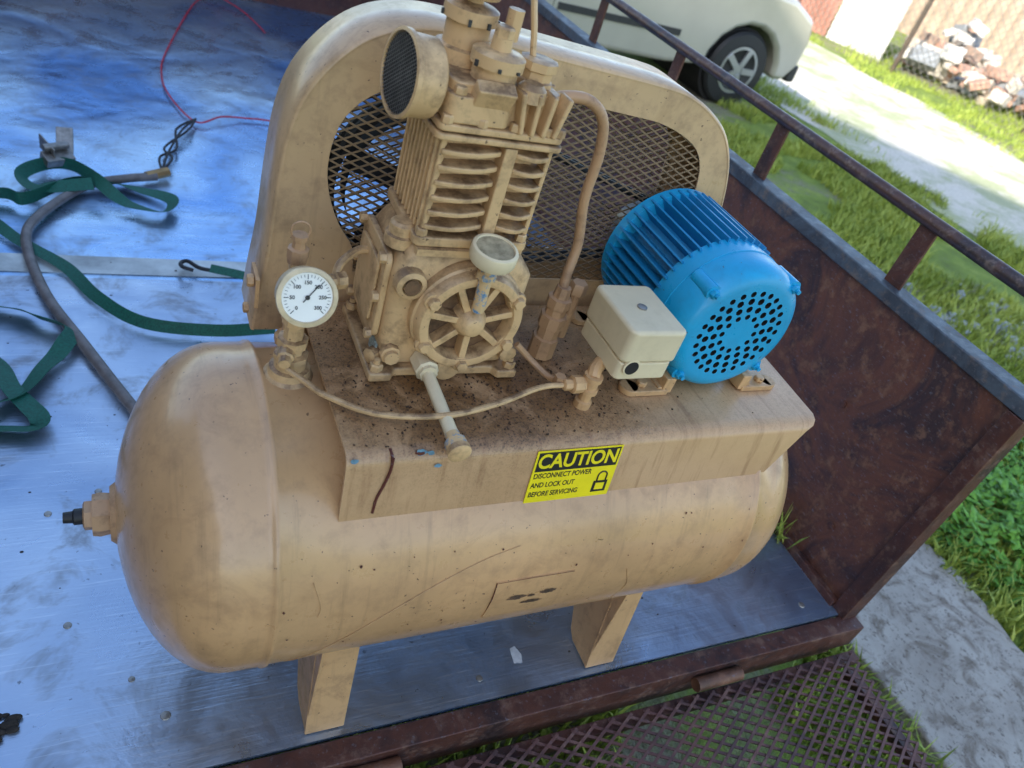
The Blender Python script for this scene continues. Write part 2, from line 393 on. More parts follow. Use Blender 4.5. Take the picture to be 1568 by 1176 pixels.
for i,p in enumerate(pts):
    t=(pts[min(i+1,len(pts)-1)]-pts[max(0,i-1)]).normalized(); nrm=V((-t.z,0,t.x)); 
    if nrm.dot(p-cc)<0: nrm=-nrm
    rows.append([bm.verts.new(p+V((0,y,0))+nrm*q) for y,q in((GY0-.001,-.0),(GY0+.002,.0035),(GY1-.002,.0035),(GY1+.001,0),(GY1+.001,-.002),(GY0-.001,-.002))])
for a,b in zip(rows,rows[1:]):
    for k in range(6): bm.faces.new((a[k],a[(k+1)%6],b[(k+1)%6],b[k]))
fin('guard_rim',bm,m_guard,comp,smooth=True,angle=50)
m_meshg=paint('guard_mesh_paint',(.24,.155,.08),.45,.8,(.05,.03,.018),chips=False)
gi=sm(g_in,3)
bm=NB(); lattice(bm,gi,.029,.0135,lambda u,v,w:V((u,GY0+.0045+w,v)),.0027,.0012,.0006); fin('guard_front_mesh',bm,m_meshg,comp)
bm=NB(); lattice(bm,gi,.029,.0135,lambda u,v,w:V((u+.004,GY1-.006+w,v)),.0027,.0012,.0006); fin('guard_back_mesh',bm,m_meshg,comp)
bm=NB(); a_box(bm,(.183,1.00,.70),(.006,.05,.05)); a_hex(bm,(.179,.99,.715),(-1,0,0),.010,.010); a_hex(bm,(.18,1.02,.645),(-1,0,0),.008,.009); a_lathe(bm,(.232,.955,.628),(0,0,1),[(0,.022),(.012,.022),(.014,.012),(.04,.011),(.042,.015),(.052,.015)],10)
fin('guard_bracket',bm,m_tan,comp,bev=.001)
bm=NB(); fc=V((.43,1.055,.845))
a_lathe(bm,fc,(0,1,0),[(0,.135),(.004,.142),(.034,.142),(.038,.135)],56)
bmesh.ops.delete(bm,geom=[f for f in bm.faces if len(f.verts)>10],context='FACES')
a_lathe(bm,fc+V((0,.001,0)),(0,1,0),[(0,.118),(0.036,.118)],56)
bmesh.ops.delete(bm,geom=[f for f in bm.faces if len(f.verts)>10],context='FACES')
a_lathe(bm,fc,(0,1,0),[(0,.03),(.04,.03)],24)
for k in range(5):
    a=2*math.pi*k/5+.3; Rm=Matrix.Rotation(-a,3,'Y')@Matrix.Rotation(.5,3,'X')
    a_box(bm,fc+V((math.cos(a)*.075,.018,math.sin(a)*.075)),(.10,.006,.034),Rm)
fin('flywheel',bm,m_dark,comp,smooth=True)
bm=NB(); mc=V((.885,1.055,.805)); a_lathe(bm,mc,(0,1,0),[(-.03,.012),(0,.012),(.001,.05),(.034,.05),(.035,.012)],32); fin('motor_pulley',bm,m_steel,comp,smooth=True)
bm=NB()
for yo in(.010,.026):
    d=(mc-fc).normalized(); L=(mc-fc).length; a0=math.atan2(d.z,d.x); be=math.asin((.142-.05)/L)
    P=[]
    for i in range(25):
        a=a0+math.pi/2-be+ (math.pi+2*be)*i/24; P.append(fc+V((math.cos(a)*.144,yo,math.sin(a)*.144)))
    for i in range(13):
        a=a0-math.pi/2+be+(math.pi-2*be)*i/12; P.append(mc+V((math.cos(a)*.052,yo,math.sin(a)*.052)))
    P.append(P[0]); a_tube(bm,P,.006,6,0)
fin('drive_belts',bm,m_black,comp,smooth=True)

# ---- motor
mot_x,mot_z=.893,.800; S=1.09
bm=NB(); N=44; poly=[]
for i in range(N):
    a0=2*math.pi*i/N
    for fr,rr in((0,.094),(.26,.094),(.38,.1145),(.56,.1145),(.68,.094)):
        a=a0+fr*2*math.pi/N; poly.append((rr*S*math.cos(a),rr*S*math.sin(a)))
a_prism(bm,poly,lambda u,v,w:V((mot_x+u,.832+(.990-.832)*w,mot_z+.003+v)))
fin('motor_fins',bm,m_blued,comp)
bm=NB()
a_lathe(bm,(mot_x,.845,mot_z),(0,-1,0),[(t,r*S) for t,r in[(0,.106),(.004,.110),(.040,.111),(.0405,.1095),(.060,.110),(.078,.109),(.092,.104),(.099,.096),(.1005,.086),(.1005,0)]],64)
a_lathe(bm,(mot_x,.980,mot_z+.003),(0,1,0),[(-.006,.100),(0,.122),(.02,.122),(.035,.09),(.038,.05)],48)
shell=fin('motor_fan_cover',bm,m_blue,comp,smooth=True,angle=40)
bm=NB(); fy=.7445
for rr,cnt,hr,ph in((.034,12,.0052,0),(.049,16,.0062,.1),(.0645,20,.0064,0.15),(.0785,26,.0054,.05)):
    for k in range(cnt):
        a=2*math.pi*k/cnt+ph
        a_cyl(bm,(mot_x+rr*math.cos(a),fy-.01,mot_z+rr*math.sin(a)),(mot_x+rr*math.cos(a),fy+.02,mot_z+rr*math.sin(a)),hr,8)
me=bpy.data.meshes.new('cut'); bmesh.ops.recalc_face_normals(bm,faces=bm.faces); bm.to_mesh(me); bm.free()
cut=bpy.data.objects.new('cut',me); sc.collection.objects.link(cut); me.materials.append(m_dark)
shell.data.materials.append(m_dark)
md=shell.modifiers.new('bo','BOOLEAN'); md.operation='DIFFERENCE'; md.object=cut; md.solver='EXACT'
try: md.material_mode='TRANSFER'
except Exception: pass
dg=bpy.context.evaluated_depsgraph_get(); nm=bpy.data.meshes.new_from_object(shell.evaluated_get(dg)); 
shell.modifiers.clear(); shell.data=nm; bpy.data.objects.remove(cut)
bm=NB()
for k in range(4):
    a=math.radians(45+90*k+5); p=V((mot_x+.113*math.cos(a),0,mot_z+.113*math.sin(a)))
    a_cyl(bm,p+V((0,.752,0)),p+V((0,.80,0)),.013,14)
    a_hex(bm,p+V((0,.752,0)),(0,-1,0),.008,.008)
    a_cyl(bm,p+V((0,.744,0)),p+V((0,.738,0)),.004,10)
fin('motor_through_bolts',bm,m_blue,comp,smooth=True)
bm=NB()
a_bb(bm,mot_x-.078,mot_x+.078,.79,.97,.684,.700)
a_bb(bm,mot_x-.055,mot_x+.055,.81,.95,.699,.722)
fin('motor_base',bm,m_blued,comp,bev=.004)
bm=NB()
for sx in(-1,1):
    for y in(.762,.955):
        x=mot_x+sx*.118
        a_box(bm,(x,y,.677),(.072,.034,.011)); a_lathe(bm,(x+sx*.034,y,.6715),(0,0,1),[(0,.017),(.011,.017)],16)
        a_hex(bm,(x+sx*.012,y,.683),(0,0,1),.009,.010); a_box(bm,(x-sx*.034,y,.69),(.02,.03,.03))
    a_bb(bm,mot_x+sx*.09-.012,mot_x+sx*.09+.012,.75,.975,.673,.686)
fin('motor_slide_rails',bm,m_tan,comp,bev=.002)

# ---- pressure switch box
bm=NB()
a_prism(bm,rrect(.650,.752,.705,.832,.012),lambda u,v,w:V((u,v,.775+.058*w)))
fin('switch_cover',bm,m_cream,comp,bev=.007,seg=4)
bm=NB(); a_prism(bm,rrect(.653,.749,.708,.829,.010),lambda u,v,w:V((u,v,.742+.0325*w)))
fin('switch_base',bm,m_cream,comp,bev=.004,seg=3)
bm=NB(); a_lathe(bm,(.700,.768,.832),(0,0,1),[(0,.008),(.003,.008),(.004,.005)],14); fin('switch_screw',bm,m_steel,comp)
bm=NB(); a_lathe(bm,(.6735,.7085,.768),(0,-1,0),[(0,.0145),(.004,.0145),(.0045,.012)],20); fin('switch_conduit_ring',bm,m_cream,comp,smooth=True)
bm=NB(); a_lathe(bm,(.6735,.7045,.768),(0,-1,0),[(0,.0118),(.0008,.0118)],20); fin('switch_conduit_hole',bm,m_dark,comp)
bm=NB()
a_lathe(bm,(.638,.734,.670),(0,0,1),[(0,.014),(.012,.014),(.014,.010),(.03,.010)],12)
a_lathe(bm,(.638,.734,.700),(0,0,1),[(0,.015),(.008,.015),(.009,.012),(.022,.012),(.023,.015),(.031,.015)],16)
a_lathe(bm,(.625,.734,.714),(-1,0,0),[(0,.012),(.008,.014),(.02,.014),(.022,.009),(.034,.009),(.036,.006)],8)
a_tube(bm,[(.638,.734,.725),(.645,.745,.735),(.668,.762,.740),(.69,.77,.748)],.011,10)
fin('switch_pipe_tee',bm,m_tan,comp,smooth=True,angle=30)
bm=NB(); a_tube(bm,[(.20,.815,.690),(.222,.792,.685),(.245,.766,.682),(.302,.717,.690),(.389,.697,.699),(.473,.711,.703),(.55,.734,.710),(.60,.734,.714)],.0045,10)
fin('control_tube',bm,m_pump,comp,smooth=True)
bm=NB(); a_tube(bm,[(.53,.80,.74),(.56,.79,.715),(.583,.765,.703),(.59,.742,.715)],.005,10); 
a_lathe(bm,(.588,.745,.708),(0,0,1),[(0,.009),(.014,.009)],6)
fin('unloader_tube',bm,m_copper,comp,smooth=True)

# ---- pump
bm=NB()
a_prism(bm,[(.312,.800),(.345,.800),(.352,.812),(.508,.812),(.515,.800),(.548,.800),(.548,.975),(.312,.975)],lambda u,v,w:V((u,v,.6725+.016*w)))
fin('pump_base',bm,m_pump,P_,bev=.004)
bm=NB()
lo=rrect(.328,.532,.822,.968,.018); mid=rrect(.326,.534,.820,.968,.018); hi=rrect(.340,.512,.826,.962,.018)
levels=[(.688,lo),(.80,mid),(.845,mid),(.872,hi),(.885,rrect(.350,.500,.832,.956,.015))]
rows=[[bm.verts.new((u,v,z)) for u,v in pp] for z,pp in levels]
for a,b in zip(rows,rows[1:]):
    for i in range(len(a)): bm.faces.new((a[i],a[(i+1)%len(a)],b[(i+1)%len(a)],b[i]))
bm.faces.new(rows[0]);bm.faces.new(rows[-1])
fin('crankcase',bm,m_pump,P_,bev=.006,seg=3)
fcx,fcz=.440,.785
bm=NB()
a_lathe(bm,(fcx,.824,fcz),(0,-1,0),[(0,.084),(.018,.084),(.021,.081),(.032,.079),(.036,.076),(.037,.070),(.036,.064),(.030,.061),(.012,.060),(.011,.02)],56)
fin('bearing_cover_rim',bm,m_pump,P_,smooth=True,angle=32)
bm=NB(); a_lathe(bm,(fcx,.8128,fcz),(0,-1,0),[(0,.0605),(.0012,.0605)],40); fin('bearing_cover_recess',bm,m_recess_shade,P_)
bm=NB()
a_lathe(bm,(fcx,.815,fcz),(0,-1,0),[(0,.026),(.022,.024),(.028,.020),(.036,.015),(.038,.012),(.038,0)],32)
for k in range(7):
    a=2*math.pi*k/7+.25; Rm=Matrix.Rotation(-a,3,'Y')
    a_box(bm,V((fcx+.041*math.cos(a),.802,fcz+.041*math.sin(a))),(.046,.022,.0105),Rm)
fin('bearing_cover_spokes',bm,m_pump,P_,bev=.0015)
bm=NB()
for k in range(6):
    a=2*math.pi*k/6+.55; p=V((fcx+.073*math.cos(a),.795,fcz+.073*math.sin(a)))
    a_lathe(bm,p,(0,-1,0),[(0,.0135),(-.001,.0135),(.005,.0125)],16); a_hex(bm,p+V((0,-.005,0)),(0,-1,0),.009,.0095)
fin('cover_bolts',bm,m_pump,P_,bev=.0008)
bm=NB()
a_lathe(bm,(fcx-.012,.812,.694),(0,-1,0),[(0,.020),(.012,.020),(.014,.015)],16)
a_lathe(bm,(.348,.824,.832),(0,-1,0),[(0,.023),(.016,.021),(.018,.014),(.010,.012)],20)
a_lathe(bm,(.342,.822,.712),(0,-1,0),[(0,.015),(.010,.015),(.011,.011),(.018,.011)],8)
a_lathe(bm,(.528,.822,.712),(0,-1,0),[(0,.014),(.012,.014),(.014,.010)],8)
a_lathe(bm,(.338,.86,.868),(0,0,1),[(0,.022),(.015,.022),(.017,.018),(.03,.018),(.034,.014)],20)
a_lathe(bm,(.500,.850,.862),(0,0,1),[(0,.016),(.022,.016),(.026,.010)],12)
a_box(bm,(.392,.822,.880),(.09,.012,.010))
a_lathe(bm,(.33,.835,.70),(-1,-.6,0),[(0,.012),(.016,.012),(.018,.008)],8)
fin('crankcase_bosses',bm,m_pump,P_,smooth=True,angle=30)
bm=NB()
a_lathe(bm,(.348,.8055,.832),(0,-1,0),[(0,.0115),(.0006,.0115)],16); fin('boss_hole',bm,m_recess_shade,P_)
bm=NB()
a_prism(bm,rrect(.836,.956,.722,.862,.016),lambda u,v,w:V((.3265-.010*w,u,v)))
a_prism(bm,rrect(.852,.940,.740,.844,.012),lambda u,v,w:V((.3165-.006*w,u,v)))
fin('side_cover',bm,m_pump,P_,bev=.003)
bm=NB()
for y in(.843,.949):
    for z in(.730,.792,.854): a_hex(bm,(.3165,y,z),(-1,0,0),.009,.008)
for (x,y) in((.324,.812),(.536,.812),(.324,.963),(.536,.963)):
    a_hex(bm,(x,y,.6885),(0,0,1),.011,.010); a_cyl(bm,(x,y,.69),(x,y,.706),.005,8)
fin('pump_bolts',bm,m_pump,P_)
bm=NB(); a_box(bm,(.3255,.846,.706),(.003,.03,.022)); fin('serial_tag',bm,simple('tag',(.35,.42,.38),.4,.3,.5,300),P_)
bm=NB()
a_prism(bm,rrect(.342,.508,.822,.962,.01),lambda u,v,w:V((u,v,.885+.015*w)))
a_prism(bm,rrect(.338,.512,.818,.966,.01),lambda u,v,w:V((u,v,1.032+.009*w)))
a_prism(bm,rrect(.340,.510,.820,.964,.01),lambda u,v,w:V((u,v,1.0425+.010*w)))
a_bb(bm,.362,.488,.845,.945,.899,1.033)
fin('cylinder_block',bm,m_pump,P_,bev=.003)
bm=NB()
for i in range(6):
    z=.914+i*.0205
    for (x0,x1) in((.352,.432),(.452,.500)):
        P=[]
        K=7
        for j in range(K+1):
            u=j/K; P.append((x0+(x1-x0)*u,.826-.009*math.sin(math.pi*u)))
        P+=[(x1,.85),(x0,.85)]
        a_prism(bm,P,lambda u,v,w,z=z:V((u,v,z+.0075*w-(.005*(1-((u-x0)/(x1-x0)))if x0<.4 else 0))))
a_bb(bm,.4335,.4510,.821,.85,.902,1.031); a_bb(bm,.350,.3575,.828,.85,.902,1.031); a_bb(bm,.4975,.5045,.828,.85,.902,1.031)
for i in range(9):
    y=.838+i*.0135; a_box(bm,(.354,y,.966),(.016,.005,.13))
for i in range(6):
    z=.916+i*.0198; a_bb(bm,.487,.505,.855,.95,z,z+.0055)
fin('cooling_fins',bm,m_pump,P_,bev=.0022)
bm=NB()
a_prism(bm,rrect(.352,.498,.834,.950,.012),lambda u,v,w:V((u,v,1.0525+.046*w)))
for i in range(4): a_box(bm,(.440+i*.0185,.830,1.077),(.007,.030,.052),Matrix.Rotation(.12*(i-1.5),3,'Y'))
for i in range(4): a_box(bm,(.500,.855+i*.026,1.075),(.016,.006,.046))
a_prism(bm,rrect(.346,.432,.822,.90,.015),lambda u,v,w:V((u,v,1.0525+.034*w)))
a_box(bm,(.40,.826,1.09),(.05,.02,.03),Matrix.Rotation(.5,3,'X'))
fin('cylinder_head',bm,m_pump,P_,bev=.004)
bm=NB()
for x in(.350,.395,.440,.485,.503): a_hex(bm,(x,.826,1.0525),(0,0,1),.010,.0075)
for y in(.86,.90,.94):
    for x in(.347,.504): a_hex(bm,(x,y,1.0525),(0,0,1),.010,.0075)
for x in(.352,.497): a_hex(bm,(x,.830,.9),(0,0,1),.010,.008)
for x in(.36,.42): a_hex(bm,(x,.83,1.0865),(0,0,1),.009,.008)
fin('head_bolts',bm,m_pump,P_)
bm=NB()
a_lathe(bm,(.409,.858,1.085),(0,0,1),[(0,.034),(.012,.034),(.014,.028),(.030,.028),(.031,.033),(.045,.033),(.048,.028),(.050,.013),(.064,.012)],24)
a_lathe(bm,(.388,.918,1.095),(0,0,1),[(0,.036),(.02,.036),(.022,.028),(.050,.028),(.051,.034),(.066,.034),(.069,.028),(.072,.012),(.09,.012)],24)
a_lathe(bm,(.4685,.868,1.085),(0,0,1),[(0,.024),(.02,.024),(.022,.021),(.032,.021),(.034,.025),(.044,.025),(.046,.018)],8)
a_lathe(bm,(.388,.918,1.175),(0,0,1),[(0,.030),(.004,.032),(.007,.020)],20)
a_hex(bm,(.409,.858,1.149),(0,0,1),.012,.012)
a_cyl(bm,(.43,.885,1.14),(.43,.885,1.175),.010,12)
a_lathe(bm,(.452,.835,1.09),(0,0,1),[(0,.020),(.014,.018),(.02,.012)],16)
fin('valve_caps',bm,m_pump,P_,smooth=True,angle=30)
bm=NB()
for cx,cy,z,r in((.409,.858,1.119,.0335),(.388,.918,1.149,.0345)):
    for k in range(9):
        if random.random()<.6:
            a=k*.7+random.random()*.3; a_box(bm,(cx+r*math.cos(a),cy+r*math.sin(a),z),(.004,.004,random.uniform(.003,.012)),Matrix.Rotation(a,3,'Z'))
fin('cap_paint_chips',bm,simple('chip_dark',(.05,.055,.06),.4,.4,.5,200),P_)
bm=NB(); a_tube(bm,[(.392,.918,1.19),(.41,.905,1.212),(.44,.89,1.205),(.452,.88,1.17),(.46,.872,1.13)],.004,8)
fin('unloader_line',bm,m_pump,P_,smooth=True)
fa=V((-.99,-.13,.06)).normalized(); fo=V((.338,.868,1.085))
bm=NB()
a_lathe(bm,fo,fa,[(-.03,.016),(0,.018),(.002,.042),(.006,.046),(.036,.047),(.038,.050),(.044,.050),(.045,.046),(.041,.045)],48)
fin('intake_filter_body',bm,m_pump,P_,smooth=True,angle=40)
bm=NB(); fx,fy2,fz=frame(fa); a_lathe(bm,fo+fa*.0415,fa,[(0,.0445),(.0005,.0445)],40); fin('intake_filter_element',bm,m_dark,P_)
bm=NB(); circ=[(.0445*math.cos(2*math.pi*k/40),.0445*math.sin(2*math.pi*k/40)) for k in range(40)]
lattice(bm,circ,.0075,.0055,lambda u,v,w:fo+fa*(.0428+w)+fx*u+fy2*v,.0009,.0005,.0002)
for v in list(bm.verts):
    q=v.co-fo; q-=fa*q.dot(fa)
    if q.length>.0455: v.co-=q.normalized()*(q.length-.0455)
fin('intake_filter_screen',bm,m_steel,P_)
bm=NB(); a_cyl(bm,(.4376,.780,.815),(.4376,.784,.875),.0090,12); a_lathe(bm,(.4376,.784,.866),(0,0,1),[(0,.014),(.008,.014),(.010,.011),(.022,.011)],8)
fin('gauge_stem',bm,m_bluetape,P_,smooth=True,angle=30)
bm=NB(); ga=V((.0,-.12,1)).normalized(); go=V((.4376,.784,.890))
a_lathe(bm,go,ga,[(0,.012),(.003,.030),(.008,.032),(.022,.032),(.024,.031),(.025,.027),(.022,.026)],36)
fin('oil_gauge_case',bm,m_cream,P_,smooth=True,angle=40)
bm=NB(); a_lathe(bm,go+ga*.0222,ga,[(0,.027),(.0006,.027)],32); fin('oil_gauge_face',bm,simple('aged_dial',(.38,.32,.20),.12,0,.5,60,0),P_)
bm=NB(); a_tube(bm,[(.495,.885,1.070),(.525,.885,1.083),(.565,.884,1.084),(.598,.886,1.060),(.613,.888,1.01),(.616,.888,.94),(.630,.884,.87),(.624,.874,.82),(.622,.866,.79)],.0080,14)
fin('discharge_pipe',bm,m_copper,P_,smooth=True)
bm=NB()
a_lathe(bm,(.620,.862,.672),(.02,.03,1),[(0,.022),(.035,.022),(.037,.018),(.055,.018),(.057,.022),(.078,.022),(.080,.017),(.092,.017),(.094,.020),(.110,.020),(.112,.014),(.13,.012)],8)
a_lathe(bm,(.50,.885,1.071),(1,0,.15),[(0,.016),(.012,.016),(.014,.012),(.022,.012)],6)
a_cyl(bm,(.655,.875,.70),(.655,.875,.79),.009,10); a_hex(bm,(.655,.875,.785),(0,0,1),.02,.015)
a_cyl(bm,(.63,.87,.74),(.665,.876,.74),.008,10)
fin('discharge_fittings',bm,m_copper,P_,smooth=True,angle=30)
bm=NB(); a_cyl(bm,(.393,.82,.700),(.393,.655,.690),.0095,14); a_lathe(bm,(.393,.80,.70),(0,-1,0),[(-.02,.018),(.01,.018),(.012,.014),(.018,.014)],8)
fin('oil_drain_pipe',bm,m_cream,P_,smooth=True,angle=40)
bm=NB(); a_lathe(bm,(.393,.668,.691),(0,-1,-.05),[(0,.0105),(.012,.0105),(.013,.015),(.030,.016)],16); fin('drain_tape',bm,m_bluetape,P_,smooth=True)
bm=NB(); a_lathe(bm,(.393,.6425,.6895),(0,-1,-.05),[(0,.0165),(.009,.0165),(.011,.013)],20); fin('drain_cap',bm,m_pump,P_,smooth=True)

# ---- pressure gauge assembly
gx,gy=.212,.848
bm=NB()
a_lathe(bm,(gx,gy,.640),(0,0,1),[(0,.040),(.010,.038),(.018,.030),(.028,.028),(.030,.022),(.045,.022)],24)
a_lathe(bm,(gx,gy,.684),(0,0,1),[(0,.024),(.008,.024),(.010,.016),(.020,.016),(.022,.021),(.034,.021),(.036,.014),(.058,.013),(.06,.018),(.072,.018),(.074,.013),(.085,.012)],8)
a_cyl(bm,(gx,gy,.76),(gx-.006,gy+.006,.835),.011,12)
a_lathe(bm,(gx-.010,gy-.012,.703),(-.25,-1,-.1),[(0,.012),(.014,.012),(.016,.009),(.026,.008)],8)
a_lathe(bm,(gx+.02,gy+.01,.80),(1,.3,0),[(-.03,.010),(.01,.010),(.03,.010),(.032,.013),(.045,.013)],8)
a_tube(bm,[(gx+.05,gy+.02,.80),(.27,.88,.82),(.30,.90,.83),(.33,.90,.825)],.006,8)
a_cyl(bm,(gx,gy-.002,.81),(gx,gy-.03,.813),.009,10)
fin('gauge_pipe',bm,m_pump,P_,smooth=True,angle=30)
bm=NB()
a_lathe(bm,(gx-.006,gy+.008,.832),(0,0,1),[(0,.012),(.010,.014),(.022,.014),(.024,.009),(.034,.008),(.036,.011),(.042,.011)],8)
circ=[(gx-.006+.012*math.cos(a),gy+.008,.880+.012*math.sin(a)) for a in [2*math.pi*k/16 for k in range(17)]]
a_tube(bm,circ,.0014,6,0)
fin('safety_valve',bm,m_copper,P_,smooth=True,angle=30)
gn=V((.02,-.93,.36)).normalized(); gc=V((gx-.003,gy-.030,.812)); gs=.92
gxv=V((0,0,1)).cross(gn).normalized(); gyv=gn.cross(gxv)
bm=NB(); a_lathe(bm,gc,gn,[(t,r*gs) for t,r in[(-.006,.010),(-.004,.036),(0,.038),(.020,.038),(.023,.042),(.027,.0415),(.028,.0355),(.024,.034)]],48)
fin('gauge_case',bm,simple('gauge_bezel',(.58,.45,.27),.35,.1,.2,60),P_,smooth=True,angle=40)
bm=NB(); a_lathe(bm,gc+gn*.0245,gn,[(0,.0345*gs),(.0004,.0345*gs)],40); fin('gauge_dial',bm,m_white,P_)
bm=NB()
Rg=Matrix((gxv,gyv,gn)).transposed()
for k in range(31):
    a=math.radians(225-270*k/30); big=(k%5==0); L=.006 if big else .0035
    rr=(.0315-L/2)*gs; a_box(bm,gc+gn*.0254+gxv*rr*math.cos(a)+gyv*rr*math.sin(a),(L,.0009 if big else .0005,.0003),Rg@Matrix.Rotation(a,3,'Z'))
an=math.radians(48); a_box(bm,gc+gn*.0262+gxv*.007*math.cos(an)+gyv*.007*math.sin(an),(.030,.0013,.0004),Rg@Matrix.Rotation(an,3,'Z'))
a_lathe(bm,gc+gn*.0258,gn,[(0,.003),(.001,.003)],12)
fin('gauge_marks',bm,m_ink,P_)
def text(name,s,loc,size,Rm,mat,off=0,sx=1,align='CENTER'):
    c=bpy.data.curves.new(name,'FONT'); c.body=s; c.size=size; c.align_x=align; c.align_y='CENTER'; c.offset=off; c.extrude=.0001
    o=bpy.data.objects.new(name,c); sc.collection.objects.link(o); M=Rm.to_4x4()@Matrix.Diagonal((sx,1,1,1)); M.translation=V(loc); o.matrix_world=M
    c.materials.append(mat); o.parent=comp; return o
for s,a in(('0',225),('50',180),('100',135),('150',90),('200',45),('250',0),('300',-45)):
    a=math.radians(a); text('dial_%s'%s,s,gc+gn*.0256+gxv*.0205*gs*math.cos(a)+gyv*.0205*gs*math.sin(a),.0066,Rg,m_ink,.0001)
sn=V((0,-math.cos(math.radians(7.6)),math.sin(math.radians(7.6)))); sxv=V((1,0,0)); syv=sn.cross(sxv); Rs=Matrix((sxv,syv,sn)).transposed()
sc0=V((.606,.6494,.609))+sn*.0012
def on(u,v,h): return sc0+sxv*u+syv*v+sn*h
bm=NB(); a_box(bm,on(0,0,.0003),(.150,.098,.0006),Rs); fin('caution_label',bm,m_yellow,P_)
bm=NB(); a_box(bm,on(0,.0285,.0008),(.143,.035,.0004),Rs)
fin('caution_band',bm,m_ink,P_)
text('caution_word','CAUTION',on(0,.0285,.0012),.036,Rs,m_yellow,.0009,.86)
for i,s in enumerate(('DISCONNECT POWER','AND LOCK OUT','BEFORE SERVICING')):
    text('caution_line_%d'%i,s,on(-.071,.002-.0175*i,.0008),.0132,Rs,m_ink,.00025,.76,'LEFT')
bm=NB(); a_box(bm,on(.054,-.029,.0008),(.026,.022,.0004),Rs)
P=[on(.046,-.018,.0009)]+[on(.054+.008*math.cos(math.radians(180-18*k)),-.008+.008*math.sin(math.radians(180-18*k)),.0009) for k in range(11)]+[on(.062,-.018,.0009)]
a_tube(bm,P,.0014,6,0); fin('caution_padlock',bm,m_ink,P_)
bm=NB(); a_box(bm,on(.054,-.029,.0012),(.016,.013,.0003),Rs); fin('caution_padlock_face',bm,m_yellow,P_)

# ================================================================== TRAILER
tr=empty('utility_trailer')
YN,YF=.612,5.05; XL,XR=-1.0,1.62
bm=NB(); a_bb(bm,XL,XR,YN+.004,2.13,-.014,-.0042); a_bb(bm,XL,XR,2.136,YF,-.014,-.004)
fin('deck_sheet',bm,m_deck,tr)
bm=NB(); a_bb(bm,XL,XR-.004,2.085,2.175,-.0035,-.0012); fin('deck_seam_strip',bm,simple('seam_strip',(.50,.52,.50),.4,.5,.4,9),tr)
bm=NB()
a_prism(bm,rrect(-.995,1.600,.615,2.06,.035),lambda u,v,w:V((u,v,-.0035+.0035*w)))
fin('loose_sheet',bm,m_sheet,tr)
bm=NB()
a_bb(bm,XL,XR+.05,YN-.045,YN,-.085,-.006); a_bb(bm,XL,XR+.05,YN-.02,YN+.03,-.16,-.086)
for y in(1.5,2.5,3.5,4.5): a_bb(bm,XL,XR,y,y+.05,-.11,-.0145)
a_bb(bm,XL-.02,XL+.05,YN,YF,-.16,-.0145); a_bb(bm,XR-.03,XR+.06,YN+.03,YF,-.17,-.0145)
fin('frame_beams',bm,m_rust,tr,bev=.003)
for nm_,xa,xb in(('side_wall_right',XR,XR+.045),('side_wall_left',XL-.045,XL)):
    bm=NB(); a_bb(bm,xa+.008,xb-.008,YN-.005,YF,-.0145,.685)
    fin(nm_,bm,m_wall,tr)
    bm=NB(); a_bb(bm,xa-.004,xb+.012,YN-.01,YF,.686,.722); 
    fin(nm_+'_cap',bm,m_cap,tr,bev=.004)
    bm=NB(); a_bb(bm,xa-.003,xb+.004,YN-.012,YN+.03,-.02,.684); a_bb(bm,xa-.012,xa+.007,YN+.03,YF,-.0140,.018)
    for y,z in((.95,.42),(1.3,.2),(1.8,.5),(.78,.15)): a_hex(bm,(xa+.008,y,z),(-1,0,0),.008,.010)
    fin(nm_+'_end_post',bm,m_rust,tr,bev=.003)
    bm=NB(); xm=(xa+xb)/2; a_cyl(bm,(xm,.45,.888),(xm,YF,.888),.0165,16)
    fin(nm_+'_rail',bm,m_rail,tr,smooth=True)
    bm=NB()
    for y in(1.04,1.59,2.14,2.69,3.24,3.79,4.34,4.9):
        a_box(bm,(xm+.004,y,.797),(.008,.05,.150)); a_box(bm,(xm+.02,y+.022,.797),(.032,.006,.150))
        a_box(bm,(xm+.03,y,.884),(.05,.055,.006))
    fin(nm_+'_posts',bm,m_rust,tr,bev=.001)
bm=NB(); a_bb(bm,XL,XR,YF,YF+.04,-.014,.72)
fin('front_wall',bm,m_rust,tr)
bm=NB(); a_cyl(bm,(XL-.02,YF+.02,.888),(XR+.02,YF+.02,.888),.0165,12); fin('front_rail',bm,m_rail,tr,smooth=True)
bm=NB()
for sx in(XL-.30,XR+.07):
    for yy in(2.9,): a_lathe(bm,(sx,yy,-.23),(1,0,0),[(0,.17),(0,.30),(.02,.32),(.18,.32),(.20,.30),(.20,.17)],36)
fin('trailer_tyres',bm,m_black,tr,smooth=True,angle=40)
bm=NB()
for x in(.30,1.12): a_cyl(bm,(x,YN-.062,-.035),(x+.13,YN-.062,-.035),.016,12)
fin('ramp_hinges',bm,rust('hinge_rust',(.20,.09,.05),(.10,.05,.03),(.28,.17,.11)),tr,smooth=True)
bm=NB(); a_prism(bm,[(.704,.675),(.722,.672),(.728,.690),(.720,.712),(.707,.708)],lambda u,v,w:V((u,v,.0005+.0004*w))); fin('paper_scrap',bm,simple('paper',(.55,.55,.54),.6,0,.3,60),None)
rampo=empty('trailer_ramp_gate')
def rf(u,v,w): return V((u,v,-.062+.02*(v-.55)+.006*math.sin(u*4)*math.sin(v*5)+w))
poly=[(-.95,-1.0),(1.63,-1.0),(1.63,.535),(-.95,.535)]
bm=NB(); lattice(bm,poly,.046,.026,rf,.0062,.003,.0014)
fin('expanded_metal',bm,m_rustm,rampo)
bm=NB()
a_bb(bm,-.98,1.66,.520,.548,-.10,-.074)
